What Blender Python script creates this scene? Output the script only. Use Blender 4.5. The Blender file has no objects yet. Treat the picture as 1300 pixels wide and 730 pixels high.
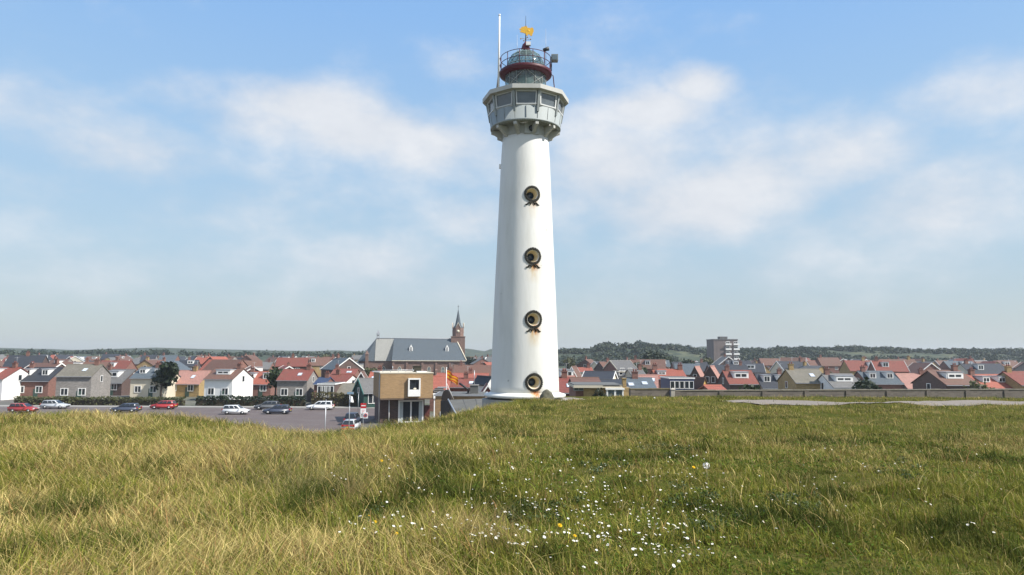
import bpy, bmesh, math, random
import numpy as np
from mathutils import Vector, Matrix, Euler
random.seed(11); RNG = np.random.default_rng(11)
PI = math.pi; R = math.radians
scn = bpy.context.scene; COL = scn.collection

# ------------------------------------------------------------------ camera
EYE = Vector((0, 0, 3.1)); F = 880.0
CAMROT = Euler((R(95.5), 0, 0)).to_matrix() @ Matrix.Rotation(R(0.25), 3, 'Z')
def ray(px, py):
    return CAMROT @ Vector(((px-650)/F, (365-py)/F, -1.0))
def P(px, py, Y):
    d = ray(px, py); return EYE + d*(Y/d.y)
cam_d = bpy.data.cameras.new('camera'); cam = bpy.data.objects.new('camera', cam_d); COL.objects.link(cam)
cam.matrix_world = Matrix.Translation(EYE) @ CAMROT.to_4x4()
cam_d.sensor_width = 36; cam_d.lens = F/1300*36; cam_d.clip_end = 8000; cam_d.clip_start = 0.05
scn.camera = cam

TOWN = -6.8
# ------------------------------------------------------------------ helpers
def link(o): COL.objects.link(o); return o
def tag(o, label=None, cat=None, group=None, kind=None):
    if label: o['label'] = label
    if cat: o['category'] = cat
    if group: o['group'] = group
    if kind: o['kind'] = kind
    return o
def thing(name, label, cat, loc=(0,0,0), rz=0, group=None):
    o = link(bpy.data.objects.new(name, None)); o.location = loc; o.rotation_euler = (0,0,rz)
    o.empty_display_size = .2
    return tag(o, label, cat, group)

class MB:
    def __init__(s): s.v = []; s.f = []; s.m = []; s.sm = []
    def add(s, vs, fs, mi=0, smooth=False, M=None):
        b = len(s.v)
        if M is not None: vs = [M @ Vector(v) for v in vs]
        s.v += [tuple(v) for v in vs]
        s.f += [tuple(i+b for i in f) for f in fs]; s.m += [mi]*len(fs); s.sm += [smooth]*len(fs)
        return s
    def box(s, x0, x1, y0, y1, z0, z1, mi=0, M=None):
        vs = [(x0,y0,z0),(x1,y0,z0),(x1,y1,z0),(x0,y1,z0),(x0,y0,z1),(x1,y0,z1),(x1,y1,z1),(x0,y1,z1)]
        return s.add(vs, [(0,3,2,1),(4,5,6,7),(0,1,5,4),(1,2,6,5),(2,3,7,6),(3,0,4,7)], mi, False, M)
    def prism(s, poly, h0, h1, axis='z', mi=0, M=None):
        n = len(poly)
        def mk(a, b, h): return (a,b,h) if axis == 'z' else ((h,a,b) if axis == 'x' else (a,h,b))
        vs = [mk(a,b,h0) for a,b in poly] + [mk(a,b,h1) for a,b in poly]
        fs = [tuple(range(n)), tuple(range(2*n-1, n-1, -1))] + [(i,(i+1)%n,(i+1)%n+n,i+n) for i in range(n)]
        return s.add(vs, fs, mi, False, M)
    def tube(s, pts, rad, n=8, mi=0, closed=False, M=None, cap=True):
        pts = [Vector(p) for p in pts]; k = len(pts)
        rads = rad if isinstance(rad, (list,tuple)) else [rad]*k
        vs = []; fs = []
        for i, p in enumerate(pts):
            a = pts[(i-1) % k] if (closed or i > 0) else p
            b = pts[(i+1) % k] if (closed or i < k-1) else p
            t = (b-a).normalized()
            up = Vector((0,0,1)) if abs(t.z) < .95 else Vector((0,1,0))
            u = t.cross(up).normalized(); w = u.cross(t)
            for j in range(n):
                an = 2*PI*j/n; vs.append(p + (u*math.cos(an) + w*math.sin(an))*rads[i])
        for i in range(k if closed else k-1):
            i2 = (i+1) % k
            for j in range(n):
                j2 = (j+1) % n; fs.append((i*n+j, i*n+j2, i2*n+j2, i2*n+j))
        if cap and not closed:
            fs.append(tuple(range(n-1,-1,-1))); fs.append(tuple((k-1)*n+j for j in range(n)))
        return s.add(vs, fs, mi, True, M)
    def lathe(s, prof, n=32, mi=0, M=None, smooth=True, a0=0, a1=2*PI, off=0):
        full = abs(a1-a0-2*PI) < 1e-6; cnt = n if full else n+1
        vs = []; fs = []
        for r, z in prof:
            for j in range(cnt):
                an = a0 + (a1-a0)*j/n + off; vs.append((r*math.sin(an), -r*math.cos(an), z))
        for i in range(len(prof)-1):
            for j in range(n):
                j2 = (j+1) % cnt; fs.append((i*cnt+j, i*cnt+j2, (i+1)*cnt+j2, (i+1)*cnt+j))
        if full:
            if prof[0][0] > 1e-4: fs.append(tuple(range(cnt-1,-1,-1)))
            if prof[-1][0] > 1e-4: fs.append(tuple((len(prof)-1)*cnt+j for j in range(cnt)))
        return s.add(vs, fs, mi, smooth, M)
    def ball(s, c, r, n=10, mi=0, sq=(1,1,1)):
        prof = [(r*math.sin(PI*i/n), -r*math.cos(PI*i/n)) for i in range(n+1)]
        prof[0] = (0.0005, -r); prof[-1] = (0.0005, r)
        return s.lathe(prof, n*2, mi, Matrix.Translation(c) @ Matrix.Diagonal((*sq,1)))
    def mesh(s, name, mats):
        me = bpy.data.meshes.new(name); me.from_pydata(s.v, [], s.f); me.update()
        for m in (mats if isinstance(mats, (list,tuple)) else [mats]): me.materials.append(m)
        me.polygons.foreach_set('material_index', s.m); me.polygons.foreach_set('use_smooth', s.sm)
        bm = bmesh.new(); bm.from_mesh(me); bmesh.ops.recalc_face_normals(bm, faces=bm.faces)
        bm.to_mesh(me); bm.free()
        return me
    def build(s, name, mats, parent=None):
        o = link(bpy.data.objects.new(name, s.mesh(name, mats)))
        if parent: o.parent = parent
        return o
def inst(name, me, parent=None, loc=(0,0,0), rot=(0,0,0), sc=(1,1,1)):
    o = link(bpy.data.objects.new(name, me)); o.location = loc; o.rotation_euler = rot; o.scale = sc
    if parent: o.parent = parent
    return o
def copy_tree(o, parent=None):
    c = o.copy(); COL.objects.link(c)
    if parent: c.parent = parent
    for ch in list(o.children): copy_tree(ch, c)
    return c
def np_mesh(name, V, Fq, mat, attr=None, smooth=False):
    """V (n,3), Fq (m,k) faces of equal size, attr (n,4) point colours"""
    me = bpy.data.meshes.new(name); n = len(V); m, k = Fq.shape
    me.vertices.add(n); me.vertices.foreach_set('co', np.ascontiguousarray(V, np.float32).ravel())
    me.loops.add(m*k); me.loops.foreach_set('vertex_index', np.ascontiguousarray(Fq, np.int32).ravel())
    me.polygons.add(m); me.polygons.foreach_set('loop_start', np.arange(0, m*k, k, dtype=np.int32))
    me.polygons.foreach_set('use_smooth', np.full(m, smooth))
    me.update(calc_edges=True)
    if attr is not None:
        a = me.attributes.new('tint', 'FLOAT_COLOR', 'POINT'); a.data.foreach_set('color', np.ascontiguousarray(attr, np.float32).ravel())
    for mm in (mat if isinstance(mat, (list, tuple)) else [mat]): me.materials.append(mm)
    return me
# value noise in numpy
_perm = np.random.default_rng(5).random((256, 256))
def vnoise(x, y):
    xi = np.floor(x).astype(int); yi = np.floor(y).astype(int); fx = x-xi; fy = y-yi
    fx = fx*fx*(3-2*fx); fy = fy*fy*(3-2*fy)
    g = lambda a, b: _perm[a % 256, b % 256]
    return (g(xi,yi)*(1-fx)+g(xi+1,yi)*fx)*(1-fy) + (g(xi,yi+1)*(1-fx)+g(xi+1,yi+1)*fx)*fy
def fbm(x, y, o=4):
    s = 0; a = .5; t = 0
    for _ in range(o): s = s + a*vnoise(x, y); t += a; a *= .5; x = x*2.03+17; y = y*2.03+9
    return s/t

# ------------------------------------------------------------------ materials
def nodes_of(name):
    m = bpy.data.materials.new(name); m.use_nodes = True; nt = m.node_tree; b = nt.nodes['Principled BSDF']
    return m, nt, b
def N(nt, t, **kw):
    n = nt.nodes.new(t)
    for k, v in kw.items(): setattr(n, k, v)
    return n
def mixc(nt, fac, a, b, mode='MIX'):
    n = N(nt, 'ShaderNodeMix', data_type='RGBA', blend_type=mode)
    for s, v in ((n.inputs[0], fac), (n.inputs[6], a), (n.inputs[7], b)):
        if hasattr(v, 'is_output'): nt.links.new(v, s)
        elif isinstance(v, (int, float)): s.default_value = v
        else: s.default_value = (*v, 1) if len(v) == 3 else v
    return n.outputs[2]
def math_n(nt, op, a, b=0.0, clamp=False):
    n = N(nt, 'ShaderNodeMath', operation=op, use_clamp=clamp)
    for s, v in ((n.inputs[0], a), (n.inputs[1], b)):
        if hasattr(v, 'is_output'): nt.links.new(v, s)
        else: s.default_value = v
    return n.outputs[0]
def maprange(nt, v, a, b, c=0.0, d=1.0, smooth=False):
    n = N(nt, 'ShaderNodeMapRange', clamp=True)
    if smooth: n.interpolation_type = 'SMOOTHSTEP'
    nt.links.new(v, n.inputs[0])
    for i, x in enumerate((a, b, c, d)): n.inputs[1+i].default_value = x
    return n.outputs[0]
def noise(nt, scale, detail=4, vec=None, rough=.55):
    n = N(nt, 'ShaderNodeTexNoise'); n.inputs['Scale'].default_value = scale; n.inputs['Detail'].default_value = detail
    n.inputs['Roughness'].default_value = rough
    if vec is not None: nt.links.new(vec, n.inputs['Vector'])
    return n.outputs['Fac']
def objco(nt): return N(nt, 'ShaderNodeTexCoord').outputs['Object']
def scaled(nt, vec, s):
    n = N(nt, 'ShaderNodeMapping'); nt.links.new(vec, n.inputs[0]); n.inputs['Scale'].default_value = s; return n.outputs[0]
_mc = {}
def M_(name, col, rough=.7, var=.18, scale=1.5, metal=0, bump=0, vary_obj=.12, streak=False, spec=.35):
    """weathered surface: noise in tone, dirt streaks, a slight difference from object to object"""
    if name in _mc: return _mc[name]
    m, nt, b = nodes_of(name); co = objco(nt)
    v = scaled(nt, co, (1,1,.25)) if streak else co
    n1 = noise(nt, scale, 6, v); n2 = noise(nt, scale*7, 3, co)
    k = math_n(nt, 'ADD', math_n(nt, 'MULTIPLY', math_n(nt, 'SUBTRACT', n1, .5), var*3.2), math_n(nt, 'MULTIPLY', math_n(nt, 'SUBTRACT', n2, .5), var*1.4))
    oi = N(nt, 'ShaderNodeObjectInfo').outputs['Random']
    k = math_n(nt, 'ADD', k, math_n(nt, 'MULTIPLY', math_n(nt, 'SUBTRACT', oi, .5), vary_obj*2))
    k = math_n(nt, 'ADD', k, 1.0)
    sc = N(nt, 'ShaderNodeVectorMath', operation='SCALE'); sc.inputs[0].default_value = col; nt.links.new(k, sc.inputs['Scale'])
    nt.links.new(sc.outputs[0], b.inputs['Base Color'])
    b.inputs['Roughness'].default_value = rough; b.inputs['Metallic'].default_value = metal
    b.inputs['Specular IOR Level'].default_value = spec
    if bump:
        bp = N(nt, 'ShaderNodeBump'); bp.inputs['Strength'].default_value = bump; nt.links.new(n2, bp.inputs['Height'])
        nt.links.new(bp.outputs[0], b.inputs['Normal'])
    _mc[name] = m; return m
def M_tile(name, col, rough=.75, row=.32, width=.25, dark=.62, moss=.25):
    """roof tiles: courses along the slope (object x and z), weathering and moss"""
    if name in _mc: return _mc[name]
    m, nt, b = nodes_of(name); co = objco(nt)
    sep = N(nt, 'ShaderNodeSeparateXYZ'); nt.links.new(co, sep.inputs[0])
    cmb = N(nt, 'ShaderNodeCombineXYZ'); nt.links.new(math_n(nt, 'ADD', sep.outputs[0], sep.outputs[1]), cmb.inputs[0]); nt.links.new(sep.outputs[2], cmb.inputs[1])
    br = N(nt, 'ShaderNodeTexBrick'); nt.links.new(cmb.outputs[0], br.inputs['Vector'])
    br.inputs['Scale'].default_value = 1; br.inputs['Brick Width'].default_value = width; br.inputs['Row Height'].default_value = row*.7
    br.inputs['Mortar Size'].default_value = .03; br.inputs['Bias'].default_value = -.1
    c2 = tuple(c*.78 for c in col)
    br.inputs['Color1'].default_value = (*col,1); br.inputs['Color2'].default_value = (*c2,1)
    br.inputs['Mortar'].default_value = (*[c*dark for c in col],1)
    n1 = noise(nt, .7, 6, co); n2 = noise(nt, 3.2, 4, co)
    c = mixc(nt, math_n(nt, 'MULTIPLY', maprange(nt, n1, .45, .75), moss), br.outputs['Color'], (.10,.095,.06))
    oi = N(nt, 'ShaderNodeObjectInfo').outputs['Random']
    k = math_n(nt, 'ADD', .72, math_n(nt, 'ADD', math_n(nt, 'MULTIPLY', n2, .35), math_n(nt, 'MULTIPLY', oi, .2)))
    sc = N(nt, 'ShaderNodeVectorMath', operation='SCALE'); nt.links.new(c, sc.inputs[0]); nt.links.new(k, sc.inputs['Scale'])
    nt.links.new(sc.outputs[0], b.inputs['Base Color']); b.inputs['Roughness'].default_value = rough
    bp = N(nt, 'ShaderNodeBump'); bp.inputs['Strength'].default_value = .5; bp.inputs['Distance'].default_value = .05
    nt.links.new(br.outputs['Fac'], bp.inputs['Height']); bp.invert = True; nt.links.new(bp.outputs[0], b.inputs['Normal'])
    _mc[name] = m; return m
def M_brick(name, col, mortar=None, var=.3, rough=.85):
    if name in _mc: return _mc[name]
    m, nt, b = nodes_of(name); co = objco(nt)
    sep = N(nt, 'ShaderNodeSeparateXYZ'); nt.links.new(co, sep.inputs[0])
    cmb = N(nt, 'ShaderNodeCombineXYZ'); nt.links.new(math_n(nt, 'ADD', sep.outputs[0], sep.outputs[1]), cmb.inputs[0]); nt.links.new(sep.outputs[2], cmb.inputs[1])
    br = N(nt, 'ShaderNodeTexBrick'); nt.links.new(cmb.outputs[0], br.inputs['Vector'])
    br.inputs['Scale'].default_value = 1; br.inputs['Brick Width'].default_value = .44; br.inputs['Row Height'].default_value = .14
    br.inputs['Mortar Size'].default_value = .012
    br.inputs['Color1'].default_value = (*[min(1,c*(1+var*.6)) for c in col],1); br.inputs['Color2'].default_value = (*[c*(1-var*.7) for c in col],1)
    br.inputs['Mortar'].default_value = (*(mortar or [c*.75+.05 for c in col]),1)
    n1 = noise(nt, .6, 7, scaled(nt, co, (1,1,.4))); n2 = noise(nt, 5, 3, scaled(nt, co, (.5,.5,2)))
    k = math_n(nt, 'ADD', .52, math_n(nt, 'ADD', math_n(nt, 'MULTIPLY', n1, .62), math_n(nt, 'MULTIPLY', n2, .36)))
    sc = N(nt, 'ShaderNodeVectorMath', operation='SCALE'); nt.links.new(br.outputs['Color'], sc.inputs[0]); nt.links.new(k, sc.inputs['Scale'])
    nt.links.new(sc.outputs[0], b.inputs['Base Color']); b.inputs['Roughness'].default_value = rough
    _mc[name] = m; return m
def M_glass(name, col=(.02,.025,.03), rough=.08):
    if name in _mc: return _mc[name]
    m, nt, b = nodes_of(name); co = objco(nt); n1 = noise(nt, 1.3, 3, co)
    nt.links.new(mixc(nt, n1, tuple(c*.6 for c in col), tuple(c*1.7 for c in col)), b.inputs['Base Color'])
    b.inputs['Roughness'].default_value = rough; b.inputs['Specular IOR Level'].default_value = .6
    _mc[name] = m; return m
def M_leaf(name, a, b_, scale=3.0, trans=.25):
    """foliage: colour per clump from noise plus a little light passing through"""
    if name in _mc: return _mc[name]
    m, nt, b = nodes_of(name); co = objco(nt)
    n1 = noise(nt, scale, 5, co); g = N(nt, 'ShaderNodeNewGeometry').outputs['Random Per Island']
    f = math_n(nt, 'ADD', math_n(nt, 'MULTIPLY', maprange(nt, n1, .3, .7), .6), math_n(nt, 'MULTIPLY', g, .4))
    c = mixc(nt, f, a, b_); nt.links.new(c, b.inputs['Base Color']); b.inputs['Roughness'].default_value = .65
    tr = N(nt, 'ShaderNodeBsdfTranslucent'); nt.links.new(c, tr.inputs[0])
    mx = N(nt, 'ShaderNodeMixShader'); mx.inputs[0].default_value = trans
    nt.links.new(b.outputs[0], mx.inputs[1]); nt.links.new(tr.outputs[0], mx.inputs[2])
    nt.links.new(mx.outputs[0], nt.nodes['Material Output'].inputs['Surface'])
    _mc[name] = m; return m
def M_grass():
    m, nt, b = nodes_of('grass_blades')
    a = N(nt, 'ShaderNodeAttribute', attribute_name='tint').outputs['Color']
    nt.links.new(a, b.inputs['Base Color']); b.inputs['Roughness'].default_value = .7; b.inputs['Specular IOR Level'].default_value = .06
    tr = N(nt, 'ShaderNodeBsdfTranslucent'); nt.links.new(a, tr.inputs[0])
    mx = N(nt, 'ShaderNodeMixShader'); mx.inputs[0].default_value = .3
    nt.links.new(b.outputs[0], mx.inputs[1]); nt.links.new(tr.outputs[0], mx.inputs[2])
    nt.links.new(mx.outputs[0], nt.nodes['Material Output'].inputs['Surface'])
    return m

TILE_RED = M_tile('red_roof_tiles', (.235,.066,.046)); TILE_BRIGHT = M_tile('bright_orange_roof_tiles', (.36,.105,.066), moss=.12)
TILE_PINK = M_tile('faded_pink_roof_tiles', (.42,.215,.17), moss=.2); TILE_BROWN = M_tile('brown_roof_tiles', (.17,.085,.06))
TILE_DARK = M_tile('black_roof_tiles', (.035,.04,.052), moss=.08); TILE_GREY = M_tile('grey_roof_tiles', (.17,.165,.16)); TILE_SLATE = M_tile('blue_grey_slates', (.10,.125,.145), moss=.1, row=.25)
TILE_TAN = M_tile('mossy_tan_roof_tiles', (.20,.18,.14), moss=.5)
WHITE = M_('white_paint', (.78,.77,.74), .5, .05, 1.2, vary_obj=.03); CREAM = M_('cream_render', (.62,.56,.44), .8, .08, .8, streak=True)
BR_RED = M_brick('red_brown_brick', (.20,.095,.07)); BR_DARK = M_brick('dark_brown_brick', (.09,.055,.045)); BR_TAN = M_brick('tan_brick', (.315,.20,.095), var=.16)
BR_YEL = M_brick('yellow_brick', (.34,.235,.10)); BR_CH = M_brick('church_brick', (.185,.113,.088)); BR_GREY = M_brick('grey_brick', (.24,.22,.20)); BR_WALL = M_brick('weathered_wall_brick', (.125,.105,.085))
OCHRE = M_('ochre_render', (.62,.38,.12), .8, .08, 1)
GLASS = M_glass('window_glass'); GLASS_B = M_glass('grey_blue_glass', (.09,.12,.14), .12)
CONC = M_('concrete', (.30,.29,.27), .9, .2, .7, bump=.2, streak=True); CONC_D = M_('dark_concrete', (.12,.12,.115), .9, .2, .7)
STEEL = M_('galvanised_steel', (.42,.43,.44), .45, .1, 2, metal=.6); BLACK = M_('black_metal', (.02,.02,.022), .5, .15, 2)
LEAD = M_('lead_sheet', (.30,.31,.33), .6, .12, 1); TIMBER_G = M_('dark_green_boards', (.018,.055,.045), .7, .2, 1.2, streak=True)
RED_P = M_('dark_red_paint', (.075,.007,.014), .5, .12, 2); GOLD = M_('gold_leaf', (.85,.47,.06), .35, .1, 3, metal=.35)
GREYP = M_('pale_grey_paint', (.265,.29,.285), .55, .07, .9, streak=True); BLUEP = M_('blue_boards', (.03,.05,.13), .6, .1, 1)

# ------------------------------------------------------------------ world and sun
SKY = .10
AZ, EL = 112.0, 46.0      # sun: degrees clockwise from +Y, elevation
SUN = Vector((math.sin(R(AZ))*math.cos(R(EL)), math.cos(R(AZ))*math.cos(R(EL)), math.sin(R(EL))))
def build_world():
    w = bpy.data.worlds.new('World'); scn.world = w; w.use_nodes = True; nt = w.node_tree
    bg = nt.nodes['Background']
    sky = N(nt, 'ShaderNodeTexSky'); sky.sky_type = 'NISHITA'; sky.sun_disc = False
    sky.sun_elevation = R(EL); sky.sun_rotation = R(AZ); sky.altitude = 0; sky.air_density = 1.0; sky.dust_density = .5; sky.ozone_density = 2.2
    co = N(nt, 'ShaderNodeTexCoord').outputs['Generated']
    sep = N(nt, 'ShaderNodeSeparateXYZ'); nt.links.new(co, sep.inputs[0])
    az = math_n(nt, 'ARCTAN2', sep.outputs[0], sep.outputs[1]); el = math_n(nt, 'ARCSINE', sep.outputs[2])
    # soft cumulus banks: (photo-direction x, y, half sizes in degrees, strength)
    blobs = [(400,135,9,2.6,.9),(460,165,8,2.8,.95),(540,185,8,3.2,.8),(610,205,6,3.5,.6),(575,88,5,2.6,.38),(600,275,5,3,.6),
             (470,340,9,3.4,.7),(560,365,8,3,.62),(420,310,5,2,.35),(420,385,8,2,.4),
             (760,160,6,3.4,.62),(830,140,6,2.4,.9),(885,108,4,2.2,.85),(880,150,5,2,.4),(780,215,9,5,.85),(850,262,9,4.5,.85),(905,255,6,4.5,.95),(830,310,10,4,.5),(740,330,6,3,.35),
             (960,230,8,5,.8),(1060,200,9,4,.75),(1170,260,9,5,.7),(1010,330,10,4,.5),(1250,120,8,3,.6),
             (330,150,8,3,.7),(250,120,7,2.4,.5),(160,190,9,3.5,.7),(60,140,8,3,.6),(280,330,10,3,.45),(120,360,10,3,.4)]
    blobs += [(500,175,22,6,.42),(820,220,16,12,.55),(500,370,20,6,.45),(1050,260,22,10,.45),(200,240,24,10,.4)]
    acc = None
    for px, py, sa, se, k in blobs:
        d = ray(px, py).normalized(); a0 = math.atan2(d.x, d.y); e0 = math.asin(d.z)
        da = math_n(nt, 'MULTIPLY', math_n(nt, 'SUBTRACT', az, a0), 1/R(sa)); de = math_n(nt, 'MULTIPLY', math_n(nt, 'SUBTRACT', el, e0), 1/R(se))
        q = math_n(nt, 'ADD', math_n(nt, 'MULTIPLY', da, da), math_n(nt, 'MULTIPLY', de, de))
        g = math_n(nt, 'MULTIPLY', math_n(nt, 'EXPONENT', math_n(nt, 'MULTIPLY', q, -1.0)), k)
        acc = g if acc is None else math_n(nt, 'MAXIMUM', acc, g)
    n1 = noise(nt, 5.5, 9, scaled(nt, co, (1,1,1.9)), .56); n2 = noise(nt, 15, 9, scaled(nt, co, (1,1,1.6)), .65)
    nn = math_n(nt, 'ADD', math_n(nt, 'MULTIPLY', n1, .72), math_n(nt, 'MULTIPLY', n2, .28))
    behind = math_n(nt, 'MULTIPLY', maprange(nt, sep.outputs[1], .45, .1), .5)    # the half of the sky behind: broken cloud too
    acc = math_n(nt, 'MAXIMUM', acc, behind)
    dens = math_n(nt, 'ADD', math_n(nt, 'MULTIPLY', acc, .90), math_n(nt, 'MULTIPLY', math_n(nt, 'SUBTRACT', nn, .5), 1.45))
    cov = maprange(nt, dens, .11, .84, 0, 1, True)
    cov = math_n(nt, 'MULTIPLY', cov, maprange(nt, sep.outputs[2], .02, .16, .25, 1))
    tone = mixc(nt, maprange(nt, nn, .35, .7), (4.9,5.15,5.6), (6.3,6.4,6.6))
    ramp = N(nt, 'ShaderNodeValToRGB'); nt.links.new(maprange(nt, sep.outputs[2], 0, .6), ramp.inputs[0]); cr = ramp.color_ramp
    stops = [(0, (.325,.365,.385)), (.08, (.34,.395,.425)), (.24, (.325,.435,.52)), (.45, (.285,.43,.585)), (.75, (.205,.375,.64)), (1, (.17,.335,.63))]
    cr.elements[0].position = 0; cr.elements[0].color = (*stops[0][1],1); cr.elements[1].position = 1; cr.elements[1].color = (*stops[-1][1],1)
    for p_, c_ in stops[1:-1]: e = cr.elements.new(p_); e.color = (*c_,1)
    sc_ = N(nt, 'ShaderNodeVectorMath', operation='SCALE'); nt.links.new(ramp.outputs[0], sc_.inputs[0]); sc_.inputs['Scale'].default_value = 1.06/SKY
    air = mixc(nt, .80, sky.outputs[0], sc_.outputs[0])     # thin high haze evens out the clear blue
    c = mixc(nt, math_n(nt, 'MULTIPLY', cov, .92), air, tone)
    nt.links.new(c, bg.inputs['Color']); bg.inputs['Strength'].default_value = SKY
build_world()
sl = bpy.data.lights.new('sun', 'SUN'); sl.energy = 4.9; sl.angle = R(.55); sl.color = (1, .955, .88)
so = link(bpy.data.objects.new('sun', sl)); so.location = (60, -40, 90); so.rotation_euler = SUN.to_track_quat('Z', 'Y').to_euler()

# ------------------------------------------------------------------ ground, dune, hills
EU = np.array([-1.4,-.9,-.74,-.5,-.36,-.277,-.19,-.116,-.09,-.06,-.034,-.012,.02,.06]); ED = np.array([25,29,31,31.5,27,22.8,27.5,31.5,33,38.5,43.5,46.5,53,90.])
def dune_z(x, y):
    x = np.asarray(x, float); y = np.asarray(y, float)
    yy = np.clip(y, -30, 52)
    z = 1.5 - .036*yy
    s = np.where(y > 2, y - np.interp(x/np.maximum(y, 2), EU, ED), -20.); w = 1.6
    z = z - .46*(np.sqrt(s*s+w*w)+s)*.5
    t = y - 61.5; z = z - .5*(np.sqrt(t*t+1)+t)*.5
    nearcam = np.clip(np.hypot(x, y)/6, .15, 1)
    z = z + ((fbm(x*.22+3, y*.22+8, 3)-.5)*.55 + (fbm(x*.9, y*.9, 3)-.5)*.22)*nearcam*np.clip((62-y)/14, .15, 1)
    z = z + .22*np.exp(-((x+.5)**2/2+(y-40.5)**2/5))            # hummock before the lighthouse foot
    z = z + .42*np.exp(-((x-9)**2/22+(y-46)**2/14))
    return np.maximum(z, TOWN-.6)
def dz(x, y): return float(dune_z(np.array([x]), np.array([y]))[0])
def grid_mesh(name, xs, ys, fz, mat, smooth=True):
    X, Y = np.meshgrid(xs, ys); Z = fz(X, Y); V = np.stack([X.ravel(), Y.ravel(), Z.ravel()], 1)
    nx, ny = len(xs), len(ys); i = np.arange(nx-1)[None,:] + nx*np.arange(ny-1)[:,None]; i = i.ravel()
    Fq = np.stack([i, i+1, i+1+nx, i+nx], 1)
    return link(bpy.data.objects.new(name, np_mesh(name, V, Fq, mat, None, smooth)))

def M_soil():
    m, nt, b = nodes_of('dune_soil'); co = objco(nt); n1 = noise(nt, .5, 6, co); n2 = noise(nt, 9, 5, co)
    c = mixc(nt, maprange(nt, n1, .35, .65), (.085,.080,.022), (.05,.065,.012)); c = mixc(nt, maprange(nt, n2, .45, .7), c, (.115,.095,.032))
    nt.links.new(c, b.inputs['Base Color']); b.inputs['Roughness'].default_value = 1; b.inputs['Specular IOR Level'].default_value = .0
    bp = N(nt, 'ShaderNodeBump'); bp.inputs['Distance'].default_value = .05; nt.links.new(n2, bp.inputs['Height']); nt.links.new(bp.outputs[0], b.inputs['Normal'])
    return m
dune = grid_mesh('dune', np.arange(-40, 62, .4), np.arange(-30, 84, .4), dune_z, M_soil())
tag(dune, kind='structure')

def M_ground():
    m, nt, b = nodes_of('town_ground'); co = objco(nt); n1 = noise(nt, .03, 8, co); n2 = noise(nt, .4, 5, co)
    c = mixc(nt, maprange(nt, n1, .42, .6), (.11,.10,.09), (.07,.08,.035)); c = mixc(nt, maprange(nt, n2, .5, .75), c, (.17,.155,.13))
    nt.links.new(c, b.inputs['Base Color']); b.inputs['Roughness'].default_value = .95; return m
g = MB(); g.add([(-2300,-300,TOWN-.05),(2300,-300,TOWN-.05),(2300,2400,TOWN-.05),(-2300,2400,TOWN-.05)], [(0,1,2,3)])
tag(g.build('ground', M_ground()), kind='structure')

# skyline of the hills read as (direction, height): near wooded hill and far dunes
HP = np.array([-400,0,120,240,330,406,440,480,600,618,640,690,705,720,750,757,770,800,812,830,860,885,905,940,1000,1080,1180,1300,1700.])
HN = np.array([452,452,451,452,452,452,452,452,452,452,452,451,449,446.5,446,441.5,437.8,437,436.3,441,441.5,445,447,446,443.5,442,445,444,447.])
HFp = np.array([-400,0,100,200,300,406,430,470,560,592,603,615,625,660,700,760,870,888,900,925,1000,1100,1300,1700.])
HF = np.array([446,444,446.5,443,445.5,446.5,445.5,447,444,442.5,443.5,446,442.5,443,446,446,445,438.5,438.5,444,446,443,446,446.])
def hill_z(x, y):
    px = 650 + F*x/np.maximum(y, 1)
    yn, hn = 690., np.interp(px, HP, HN); yf, hf = 1350., np.interp(px, HFp, HF)
    d = np.hypot(x*.25, y)
    zn = EYE.z + (449.7-hn)/F*yn - TOWN; zf = EYE.z + (449.7-hf)/F*yf - TOWN
    n = np.exp(-((y-yn)/95)**2)*zn; far = np.exp(-((y-yf)/190)**2)*zf
    r = (fbm(x/60+2, y/60, 4)-.5)*3.2*np.clip((y-520)/150, 0, 1)
    return TOWN - .4 + np.maximum(n, far) + r*.5
def M_hill():
    m, nt, b = nodes_of('dune_scrub'); co = objco(nt); n1 = noise(nt, .02, 8, co); n2 = noise(nt, .12, 6, co)
    c = mixc(nt, maprange(nt, n1, .4, .62), (.028,.044,.016), (.085,.09,.04)); c = mixc(nt, maprange(nt, n2, .42, .58), c, (.02,.032,.012))
    nt.links.new(c, b.inputs['Base Color']); b.inputs['Roughness'].default_value = .95; return m
hills = grid_mesh('hills', np.arange(-1900, 1900, 11.), np.arange(500, 1800, 12.), hill_z, M_hill()); tag(hills, kind='structure')
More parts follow.
